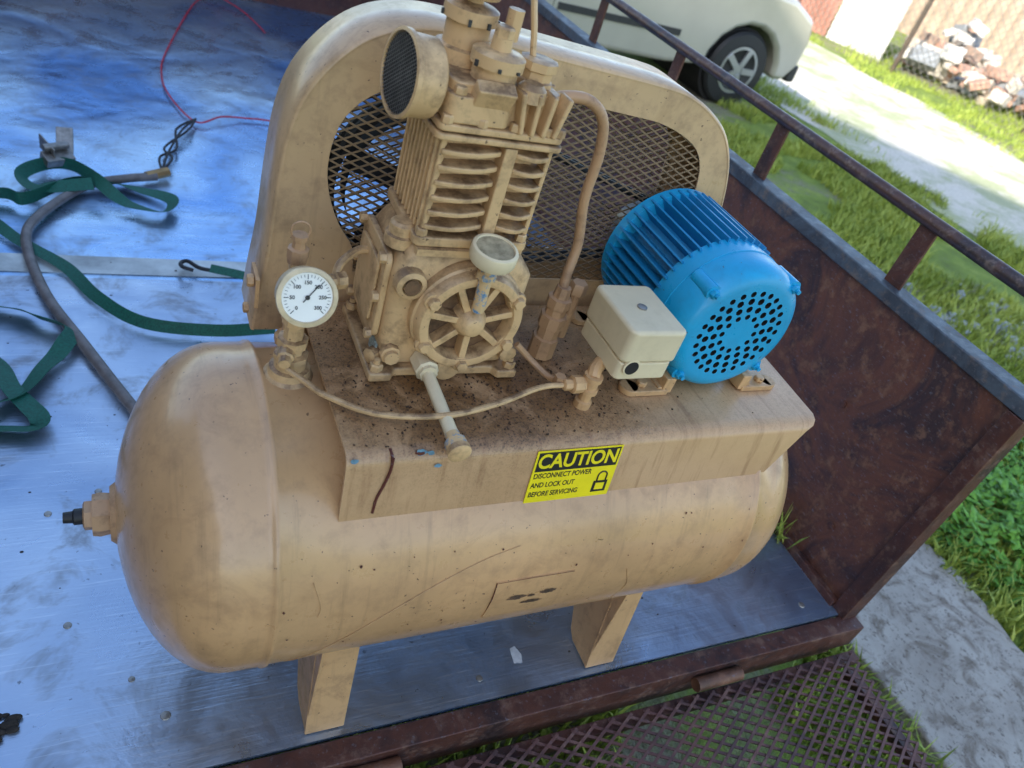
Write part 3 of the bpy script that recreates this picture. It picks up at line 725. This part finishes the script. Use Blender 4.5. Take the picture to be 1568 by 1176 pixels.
for x in(-.98,.30,1.645): a_bb(bm,x-.012,x+.018,-1.0,.518,-.138,-.108)
a_bb(bm,-.98,1.66,-1.03,-1.0,-.13,-.09)
fin('ramp_frame',bm,m_rust,rampo,bev=.002)
bm=NB()
for x in(-.9,1.6): a_bb(bm,x-.02,x+.02,-.99,-.95,-.56,-.135)
fin('ramp_feet',bm,m_rust,rampo)

# ---------- things lying on the deck
st=empty('ratchet_strap')
bm=NB()
a_ribbon(bm,[(.395,1.80,.010),(.235,1.783,.010),(.06,1.818,.010),(-.048,1.935,.010),(-.128,2.09,.010),(-.243,2.218,.010),(-.33,2.33,.010),(-.5,2.5,.010)],.034,tw=lambda t:.7+.5*math.sin(7*t))
a_ribbon(bm,[(-.5,2.4,.01),(-.305,2.456,.012),(-.237,2.427,.015),(-.102,2.576,.012),(.049,2.581,.012),(.168,2.511,.012),(.139,2.42,.012),(.027,2.468,.02),(-.05,2.56,.03),(-.122,2.663,.02),(-.196,2.671,.012),(-.26,2.6,.01),(-.2,2.5,.03),(-.06,2.53,.035)],.042,tw=lambda t:.5+1.1*math.sin(11*t))
a_ribbon(bm,[(-.6,1.95,.01),(-.268,1.886,.01),(-.181,1.83,.015),(-.108,1.776,.02),(-.12,1.72,.025),(-.16,1.648,.015),(-.219,1.535,.01),(-.35,1.50,.01)],.042,tw=lambda t:.1+.8*math.sin(5*t))
a_ribbon(bm,[(-.45,1.42,.008),(-.26,1.44,.008),(-.177,1.435,.01),(-.165,1.47,.018),(-.22,1.56,.022),(-.27,1.68,.012),(-.42,1.8,.01)],.042,tw=lambda t:.1+.4*math.sin(6*t))
a_ribbon(bm,[(.40,2.02,.02),(.34,2.055,.02),(.29,2.075,.02),(.25,2.09,.02)],.028,tw=lambda t:.5)
fin('webbing',bm,m_green,st,smooth=True)
bm=NB(); a_tube(bm,[(.26,2.085,.02),(.22,2.10,.02),(.19,2.135,.02),(.17,2.12,.02),(.175,2.085,.03),(.20,2.07,.03)],.006,8); fin('s_hook',bm,m_black,st,smooth=True)
bm=NB(); a_box(bm,(-.16,2.69,.045),(.09,.05,.03),Matrix.Rotation(.5,3,'Z')@Matrix.Rotation(.3,3,'X')); a_cyl(bm,(-.20,2.68,.08),(-.13,2.72,.08),.012,12); a_box(bm,(-.14,2.75,.08),(.05,.09,.012),Matrix.Rotation(.7,3,'X')); a_box(bm,(-.19,2.72,.06),(.006,.12,.05),Matrix.Rotation(.4,3,'Z')); fin('ratchet_buckle',bm,m_steel,st,bev=.004)
bm=NB(); a_tube(bm,[(.10,1.33,.03),(.06,1.42,.02),(.019,1.497,.02),(-.077,1.723,.02),(-.169,1.947,.02),(-.226,2.204,.02),(-.201,2.354,.02),(-.083,2.557,.02),(.03,2.63,.02),(.132,2.666,.02)],.014,12); hose=fin('air_hose',bm,m_hose,None,smooth=True)
bm=NB(); a_cyl(bm,(.10,2.66,.02),(.17,2.70,.025),.017,8); fin('hose_fitting',bm,simple('brass',(.45,.28,.12),.4,.8),hose)
bm=NB(); a_tube(bm,[(.56,5.0,.3),(.55,4.93,.05),(.42,4.75,.008),(.237,3.95,.008),(.20,3.65,.008),(.219,3.418,.008),(.301,3.185,.01),(.40,3.24,.02),(.50,3.28,.01),(.62,3.28,.01),(.85,3.2,.01)],.0035,6); a_tube(bm,[(.56,4.93,.02),(.66,4.8,.01),(.72,4.6,.01),(.75,4.45,.01)],.003,6)
fin('red_wire',bm,m_red,None,smooth=True)
bm=NB()
for d in(0,.02,-.02): a_tube(bm,[(.30,3.19,.02),(.24+d,3.05,.03),(.19-d,2.90,.02),(.17+d,2.80,.03),(.15,2.69,.03)],.0045,6)
fin('black_cable',bm,m_black,None,smooth=True)
bm=NB(); a_ribbon(bm,[(-.62,5.0,.008),(-.56,4.6,.008),(-.50,4.2,.008),(-.47,3.9,.008)],.06,tw=lambda t:.05); fin('tape_strip',bm,m_black,None)
bm=NB()
for (x,y,r) in((-.10,.93,.005),(.02,1.02,.006),(-.14,1.2,.005),(.62,.66,.005),(.60,.82,.004),(1.52,.66,.006),(1.45,.9,.005),(-.4,1.7,.006),(-.05,1.25,.005),(.05,.72,.006),(.0,.80,.004)):
    a_lathe(bm,(x,y,0),(0,0,1),[(0,r*1.5),(.002,r*1.3),(.003,0)],10)
fin('deck_screws',bm,m_steel,tr)
bm=NB()
for i in range(12):
    x=-.183+random.gauss(0,.009); y=.755+random.gauss(0,.010)
    bmesh.ops.create_icosphere(bm,subdivisions=2,radius=random.uniform(.005,.011),matrix=Matrix.Translation((x,y,.005))@Matrix.Rotation(random.random()*3,4,'X')@Matrix.Diagonal((1.3,.7,.6,1)))
for i in range(90):
    x=random.uniform(-.3,1.5); y=random.uniform(.63,2.4)
    bmesh.ops.create_icosphere(bm,subdivisions=1,radius=random.uniform(.001,.0032),matrix=Matrix.Translation((x,y,.000))@Matrix.Diagonal((1.3,.8,.6,1)))
fin('dirt_clumps',bm,simple('soil',(.03,.022,.016),.9,0,.5,80,.5))

# ================================================================== GROUND
def ground_mat():
    m,n,b=nt('grassy_ground'); co=coords(n)
    f1=nz(n,co,.55,4,.6,.4); f2=nz(n,co,5,5,.7); f3=nz(n,co,45,3,.7)
    g=ramp(n,f2,[(.3,(.09,.13,.02)),(.55,(.17,.24,.03)),(.75,(.28,.33,.07))])
    d=ramp(n,f3,[(.3,(.13,.115,.075)),(.7,(.32,.29,.20))])
    k=ramp(n,mth(n,'ADD',mth(n,'MULTIPLY',f1,.75),mth(n,'MULTIPLY',f2,.25)),[(.44,1),(.52,0)])
    n.links.new(mix(n,k,g,d),b.inputs['Base Color']); b.inputs['Roughness'].default_value=.95
    bump(n,b,mth(n,'ADD',f2,f3),.6,.03); return m
GZ=-.55
bm=NB(); s=300; vs=[bm.verts.new(p) for p in((-s,-s,GZ),(s,-s,GZ),(s,s,GZ),(-s,s,GZ))]; bm.faces.new(vs); fin('ground',bm,ground_mat())
def gravel():
    m,n,b=nt('gravel'); co=coords(n); f1=nz(n,co,1.3,5,.7); f2=nz(n,co,50,4,.7)
    c=ramp(n,f2,[(.3,(.46,.42,.34)),(.7,(.72,.68,.58))]); g=mth(n,'MULTIPLY',ramp(n,f1,[(.46,0),(.60,1)]),.6)
    n.links.new(mix(n,g,c,(.22,.28,.07)),b.inputs['Base Color']); b.inputs['Roughness'].default_value=.95; bump(n,b,f2,.5,.01); return m
bm=NB(); L_=[];R_=[]
for i in range(60):
    t=i/59; cx=9.0; y=24-34*t
    L_.append(bm.verts.new((cx-2.1+.45*noise.noise(V((t*31,3,0))),y,GZ+.004))); R_.append(bm.verts.new((cx+2.0+.45*noise.noise(V((t*29,7,0))),y,GZ+.004)))
for i in range(59): bm.faces.new((L_[i],R_[i],R_[i+1],L_[i+1]))
fin('gravel_driveway',bm,gravel())
def conc():
    m,n,b=nt('concrete'); co=coords(n); f1=nz(n,co,2.5,5,.7); f2=nz(n,co,60,4,.7); f4=nz(n,co,9,5,.7,.8)
    c=ramp(n,f1,[(.3,(.27,.24,.20)),(.7,(.46,.43,.37))]); c=mix(n,ramp(n,f4,[(.48,0),(.62,.8)]),c,(.14,.11,.08)); c=mix(n,ramp(n,f2,[(.56,0),(.66,.8)]),c,(.08,.06,.045))
    n.links.new(c,b.inputs['Base Color']); b.inputs['Roughness'].default_value=.9; bump(n,b,mth(n,'ADD',f1,f2),.5,.006); return m
bm=NB(); e=[]
for i in range(30): e.append((2.93+.07*noise.noise(V((i*.6,0,0))),-4+5.1*i/29))
for i in range(10): e.append((2.9-.68*i/9,1.12+.06*noise.noise(V((i*.8,5,0)))))
for i in range(20): e.append((2.18+.06*noise.noise(V((i*.7,9,0))),1.0-5*i/19))
a_prism(bm,e,lambda u,v,w:V((u,v,GZ-.05+.09*w))); fin('concrete_slab',bm,conc(),bev=.01)
def leafm(name,a,b_):
    m,n,b=nt(name); f=nz(n,coords(n),3,2); f2=nz(n,coords(n),90,1)
    n.links.new(ramp(n,mth(n,'ADD',mth(n,'MULTIPLY',f,.5),mth(n,'MULTIPLY',f2,.5)),[(.35,a),(.65,b_)]),b.inputs['Base Color'])
    b.inputs['Roughness'].default_value=.6; return m
def blades(name,regions,mat,hmin,hmax,wd):
    V_=[];F_=[]
    for (x0,x1,y0,y1,num,thr) in regions:
        c=0; tries=0
        while c<num and tries<num*6:
            tries+=1; x=random.uniform(x0,x1); y=random.uniform(y0,y1)
            if 2.15<x<2.97 and y<1.15 and y>-4: 
                if not (x>2.88 or y>1.08): continue
            if 7.3<x<10.8 and random.random()<.9: continue
            if noise.noise(V((x*.9,y*.9,0)))+.5*noise.noise(V((x*3,y*3,4)))<thr: continue
            c+=1; a=random.uniform(0,6.28); h=random.uniform(hmin,hmax); w=wd*random.uniform(.6,1.4); l=h*random.uniform(.2,.9); b_=random.uniform(0,6.28)
            i=len(V_); dx,dy=math.cos(a)*w,math.sin(a)*w; lx,ly=math.cos(b_)*l,math.sin(b_)*l
            V_.extend([(x-dx,y-dy,GZ),(x+dx,y+dy,GZ),(x+dx*.7+lx*.35,y+dy*.7+ly*.35,GZ+h*.6),(x-dx*.7+lx*.35,y-dy*.7+ly*.35,GZ+h*.6),(x+lx,y+ly,GZ+h)])
            F_.extend([(i,i+1,i+2,i+3),(i+3,i+2,i+4)])
    me=bpy.data.meshes.new(name); me.from_pydata(V_,[],F_); me.materials.append(mat)
    o=bpy.data.objects.new(name,me); sc.collection.objects.link(o); return o
m_gr=leafm('grass_mat',(.14,.22,.02),(.40,.46,.08))
blades('grass',[(1.9,7.2,.9,6.5,40000,-.05),(6.5,7.6,0,9,5000,.0),(10.6,14,4,14,12000,-.15),(-.9,2.15,-.6,.9,12000,-.3),(2.9,4.5,-1.5,1.2,12000,-.3)],m_gr,.03,.12,.006)
def weeds(name,cx,cy,rad,num,z0=GZ,size=.035):
    bm=NB()
    for i in range(num):
        a=random.uniform(0,6.28); r=rad*math.sqrt(random.random()); x=cx+r*math.cos(a); y=cy+r*math.sin(a)
        hh=.22*(1-(r/rad)**2)*(.6+.6*noise.noise(V((x*6,y*6,2))))+.03
        z=z0+random.uniform(.25,1)*max(hh,.03); s=size*random.uniform(.5,1.3); d=random.uniform(0,6.28); til=random.uniform(-.7,.7)
        u=V((math.cos(d),math.sin(d),til)).normalized(); v=u.cross(V((0,0,1))).normalized(); nn=u.cross(v)
        c=V((x,y,z)); P=[c-u*s*.2,c+v*s*.42+u*s*.3+nn*s*.12,c+v*s*.3+u*s*.8,c+u*s*1.25-nn*s*.1,c-v*s*.3+u*s*.8,c-v*s*.42+u*s*.3+nn*s*.12]
        q=[bm.verts.new(p) for p in P]; bm.faces.new((q[0],q[1],q[2],q[3])); bm.faces.new((q[0],q[3],q[4],q[5]))
    return fin(name,bm,m_weed)
m_weed=leafm('weed_mat',(.04,.15,.012),(.16,.36,.03))
weeds('weed_plant',3.45,1.05,.45,2600); weeds('weed_plant',3.9,1.6,.4,1600); weeds('weed_plant',3.35,.45,.3,1100); weeds('weed_plant',4.2,1.0,.5,1800)
bm=NB()
for i in range(70):
    x=1.600+random.uniform(-.02,.008); y=.93+random.gauss(0,.05); h=random.uniform(.03,.12); l=random.uniform(-.05,.01); ll=random.uniform(-.05,.05)
    q=[bm.verts.new(p) for p in((x-.002,y,0),(x+.002,y+.002,0),(x+.001+l*.4,y+ll*.4,h*.6),(x+l,y+ll,h))]; bm.faces.new(q)
fin('grass_tuft',bm,m_gr)
bm=NB()
for i in range(90):
    r=random.uniform(.02,.06); x=5.3+random.gauss(0,.35); y=2.55+random.gauss(0,.2)
    bmesh.ops.create_icosphere(bm,subdivisions=1,radius=r,matrix=Matrix.Translation((x,y,GZ+r*.4))@Matrix.Rotation(random.random()*3,4,'X')@Matrix.Diagonal((1,random.uniform(.6,1.3),.6,1)))
fin('gravel_pile',bm,simple('stones',(.30,.33,.36),.8,0,.5,9))

# ================================================================== PARKED CAR
car=empty('parked_car'); cy0,cy1=6.45,8.15
m_car=simple('car_paint',(.56,.53,.45),.22,.35,.08,2,0); m_win=simple('car_glass',(.02,.025,.03),.06,0,.1,2,0)
wr=.37; wx=(2.95,5.72)
def arch(cx,n=9,r=.46):
    return [(cx-r*math.cos(math.pi*k/n),-.20+r*math.sin(math.pi*k/n)*.98) for k in range(n+1)]
poly=[(1.92,.42),(1.90,.05),(1.98,-.2)]+arch(wx[0])+[(3.8,-.24),(4.8,-.24)]+arch(wx[1])+[(6.35,-.2),(6.47,-.02),(6.48,.22),(6.42,.42),(6.1,.56),(5.0,.66),(4.75,.70),(1.95,.72)]
bm=NB(); a_prism(bm,poly,lambda u,v,w:V((u,cy0+(cy1-cy0)*w,v))); fin('body',bm,m_car,car,bev=.06,seg=4)
bm=NB(); g=[(2.05,.70),(2.15,1.12),(2.5,1.25),(3.9,1.25),(4.3,1.12),(4.95,.66)]
bot=[bm.verts.new((u,cy0+.05+(0.12 if v>1 else 0),v)) for u,v in g]; top=[bm.verts.new((u,cy1-.05-(0.12 if v>1 else 0),v)) for u,v in g]
bm.faces.new(bot);bm.faces.new(top)
for i in range(6): bm.faces.new((bot[i],bot[(i+1)%6],top[(i+1)%6],top[i]))
fin('cabin',bm,m_car,car,bev=.05,seg=3)
bm=NB()
for pl_ in([(2.3,.74),(2.35,1.10),(3.15,1.14),(3.15,.74)],[(3.25,.74),(3.25,1.14),(3.9,1.12),(4.6,.74)]):
    for yy in(cy0+.03,cy1-.045): a_prism(bm,pl_,lambda u,v,w,yy=yy:V((u,yy+(.09*(v-.7)/.4)*(1 if yy<7 else -1)+.012*w,v)))
fin('side_windows',bm,m_win,car)
bm=NB(); a_prism(bm,[(4.38,1.09),(4.93,.69),(4.96,.70),(4.41,1.11)],lambda u,v,w:V((u,cy0+.2+(cy1-cy0-.4)*w,v+.012))); fin('windscreen',bm,m_win,car)
bm=NB()
for x in wx:
    for yy in(cy0+.02,cy1-.24): a_lathe(bm,(x,yy,GZ+wr),(0,1,0),[(0,wr*.62),(-.01,wr*.66),(-.0,wr*.93),(.03,wr),(.19,wr),(.22,wr*.93),(.22,wr*.5)],40)
fin('tyres',bm,m_black,car,smooth=True)
bm=NB()
for x in wx: a_lathe(bm,(x,cy0+.10,-.19),(0,1,0),[(0,.40),(1.5,.40)],24)
fin('wheel_wells',bm,m_dark,car)
bm=NB()
for x in wx:
    for yy,s in((cy0+.015,-1),(cy1+.0,1)):
        a_lathe(bm,(x,yy,GZ+wr),(0,s,0),[(-.02,.07),(.006,.06),(.008,0)],20)
        for k in range(5):
            a=2*math.pi*k/5; a_box(bm,(x+.13*math.cos(a),yy,GZ+wr+.13*math.sin(a)),(.17,.03,.06),Matrix.Rotation(-a,3,'Y'))
        a_lathe(bm,(x,yy,GZ+wr),(0,s,0),[(-.01,.232),(.008,.232),(.008,.205),(-.01,.205)],32)
fin('wheel_rims',bm,simple('alloy',(.45,.46,.48),.3,.8,.1,5,0),car,smooth=True,angle=30)
bm=NB()
for yy in(cy0+.12,cy1-.42): a_box(bm,(6.44,yy+.15,.27),(.07,.34,.16))
fin('headlights',bm,simple('lamp_lens',(.75,.76,.78),.1,.3,.1,5,0),car,bev=.02)
bm=NB(); a_bb(bm,6.40,6.52,cy0+.02,cy1-.02,-.20,-.02); a_bb(bm,6.44,6.50,cy0+.5,cy1-.5,.16,.32)
fin('bumper',bm,simple('trim',(.03,.03,.03),.5),car,bev=.03)
bm=NB(); a_bb(bm,3.5,4.85,cy0-.012,cy0+.01,.02,.08); a_bb(bm,3.45,3.455,cy0-.004,cy0+.02,-.15,.66); a_box(bm,(4.62,cy0-.10,.76),(.10,.18,.13))
fin('trim_and_mirror',bm,simple('trim2',(.03,.03,.03),.5),car)

# ================================================================== FENCE + junk
fen=empty('chain_link_fence'); A=V((10.6,14.5,GZ)); B=V((13.6,4.6,GZ)); D=(B-A); Ln=D.length; D.normalize()
bm=NB(); lattice(bm,[(0,0.02),(Ln,0.02),(Ln,1.75),(0,1.75)],.13,.13,lambda u,v,w:A+D*u+V((0,0,v))+V((w,0,0)),.006,.005,.002)
fin('wire_mesh',bm,m_steel,fen)
bm=NB(); k=0
while k<Ln: p=A+D*k; a_cyl(bm,p-V((0,0,.1)),p+V((0,0,1.85)),.04,10); k+=2.4
a_cyl(bm,A+V((0,0,1.78)),B+V((0,0,1.78)),.022,8); fin('posts',bm,rust('post',(.10,.07,.05),(.06,.05,.04),(.2,.15,.1)),fen,smooth=True)
Nn=V((-D.y,D.x,0)); 
if Nn.x<0: Nn=-Nn
def sheetwall(name,p0,p1,h,c,pitch=.12,amp=.02):
    bm=NB(); d=(p1-p0); L=d.length; d=d.normalized(); n=V((-d.y,d.x,0)); N=int(L/pitch*4); pr=None
    for i in range(N+1):
        o=p0+d*(L*i/N)+n*amp*math.sin(i*math.pi/2+.4); q=(bm.verts.new(o),bm.verts.new(o+V((0,0,h))))
        if pr: bm.faces.new((pr[0],q[0],q[1],pr[1]))
        pr=q
    return fin(name,bm,simple(name+'_m',c,.6,.1,.25,3,.1))
sheetwall('corrugated_fence',A+Nn*.5-D*2.5,A+Nn*.5+D*3.1,2.0,(.42,.20,.15))
sheetwall('white_corrugated_fence',A+Nn*.5+D*3.12,A+Nn*.5+D*4.3,2.1,(.75,.74,.70))
sheetwall('timber_fence',A+Nn*7-D*6,A+Nn*6+D*18,2.4,(.40,.30,.22),.3,.03)
bm=NB(); cols=[(.50,.30,.22),(.62,.56,.48),(.34,.24,.18),(.70,.67,.62),(.24,.26,.28),(.50,.42,.32)]
jm=[simple('junk%d'%i,c,.7,0,.4,8) for i,c in enumerate(cols)]
for i in range(420):
    t=random.uniform(4.4,Ln+1); off=random.uniform(.6,3.6); s=random.uniform(.1,.32)
    c=A+D*t+Nn*off+V((0,0,s*.4+random.uniform(0,.9)*max(0,noise.noise(V((t,off,0)))+.45)))
    k0=len(bm.faces); Rm=Matrix.Rotation(random.random()*3,3,'Z')@Matrix.Rotation(random.uniform(-.6,.6),3,'X')
    a_box(bm,c,(s*random.uniform(.6,1.8),s,s*random.uniform(.3,1.1)),Rm); bm.faces.ensure_lookup_table()
    mi=random.randrange(6)
    for f in bm.faces[k0:]: f.material_index=mi
fin('junk_pile',bm,jm,bev=.02)

# ================================================================== invented buildings out of view, added behind / left of the camera for shade
ELd=32
n_=V((.864,.504,0)); t_=V((.504,-.864,0)); back_caster=empty('shade_caster_back'); DW=13.0  # made-up block, sized so its shadow covers the trailer
T0,T1=-30,2.7
c0=-n_*DW+t_*((T0+T1)/2); Hh=(10.1+DW)*math.tan(math.radians(ELd))
Rw=Matrix((n_,t_,V((0,0,1)))).transposed()
bm=NB(); a_box(bm,c0-n_*6.02+V((0,0,GZ+Hh/2)),(12,T1-T0,Hh),Rw); fin('caster_walls',bm,simple('caster_brown',(.17,.115,.075),.8,0,.2,4,.3),back_caster)
bm=NB()
for k in(-2,-1,0,1,2):
    for z in(2.2,6.6,10.5): a_box(bm,c0+t_*(k*6)+V((0,0,GZ+z)),(.12,2.2,1.6),Rw)
fin('caster_windows',bm,m_win,back_caster)
bm=NB(); a_box(bm,c0+t_*3+n_*.02+V((0,0,GZ+1.3)),(.1,1.1,2.6),Rw); a_box(bm,c0-t_*9+n_*.02+V((0,0,GZ+1.8)),(.1,3.4,3.6),Rw); fin('caster_doors',bm,simple('doorp',(.2,.25,.3),.5),back_caster)
left_caster=empty('shade_caster_left')  # added dark block, unseen, cuts the light coming from the left
bm=NB(); a_bb(bm,-8.0,-2.7,-5.0,2.4,GZ,GZ+3.6); fin('caster_walls',bm,simple('caster_dark_brown',(.10,.075,.055),.8,0,.3,3,.3),left_caster)
bm=NB(); a_prism(bm,[(-8.4,GZ+3.5),(-2.3,GZ+3.5),(-2.3,GZ+3.62),(-5.35,GZ+4.9),(-8.4,GZ+3.62)],lambda u,v,w:V((u,-5.3+8.0*w,v))); fin('caster_roof',bm,simple('roofing',(.08,.08,.085),.8,0,.3,8,.3),left_caster)
bm=NB(); a_bb(bm,-2.70,-2.66,-3.6,-.9,GZ,GZ+2.3); fin('caster_roller_door',bm,simple('roller',(.30,.31,.32),.5,.3,.2,3),left_caster)

# ================================================================== light, sky, camera
EL=math.radians(ELd)
w=bpy.data.worlds.new('World'); sc.world=w; w.use_nodes=True; n=w.node_tree; bg=n.nodes['Background']
sk=n.nodes.new('ShaderNodeTexSky'); sk.sky_type='NISHITA'; sk.sun_disc=False; sk.sun_elevation=EL; sk.sun_rotation=math.radians(239.7); sk.air_density=1; sk.dust_density=1; sk.ozone_density=1
n.links.new(sk.outputs[0],bg.inputs[0]); bg.inputs[1].default_value=.46
sl=bpy.data.lights.new('sun','SUN'); sl.energy=9; sl.angle=math.radians(.5); sl.color=(1,.93,.82)
so=bpy.data.objects.new('sun',sl); sc.collection.objects.link(so)
dv=V((n_.x*math.cos(EL),n_.y*math.cos(EL),-math.sin(EL))); so.rotation_euler=dv.to_track_quat('-Z','Y').to_euler(); so.location=(-10,-8,14)
cd=bpy.data.cameras.new('camera'); co_=bpy.data.objects.new('camera',cd); sc.collection.objects.link(co_); sc.camera=co_
cd.sensor_width=36; cd.lens=36*1170/1568; cd.clip_start=.02; cd.clip_end=2000
Xc=V((.890,-.032,.4554)).normalized(); Yc=V((-.3644,-.6508,.6662)); Yc=(Yc-Xc*Yc.dot(Xc)).normalized(); Dc=Xc.cross(Yc)
if Dc.z<0: Dc=-Dc
right=V((Xc.x,Yc.x,-Dc.x)); down=V((Xc.y,Yc.y,-Dc.y)); fwd=V((Xc.z,Yc.z,-Dc.z))
M=Matrix((right,-down,-fwd)).transposed().to_4x4(); M.translation=V((0,0,1.37)); co_.matrix_world=M
cd.dof.use_dof=True; cd.dof.focus_distance=1.25; cd.dof.aperture_fstop=5.0
sc.view_settings.view_transform='Standard'; sc.view_settings.look='None'; sc.view_settings.exposure=0
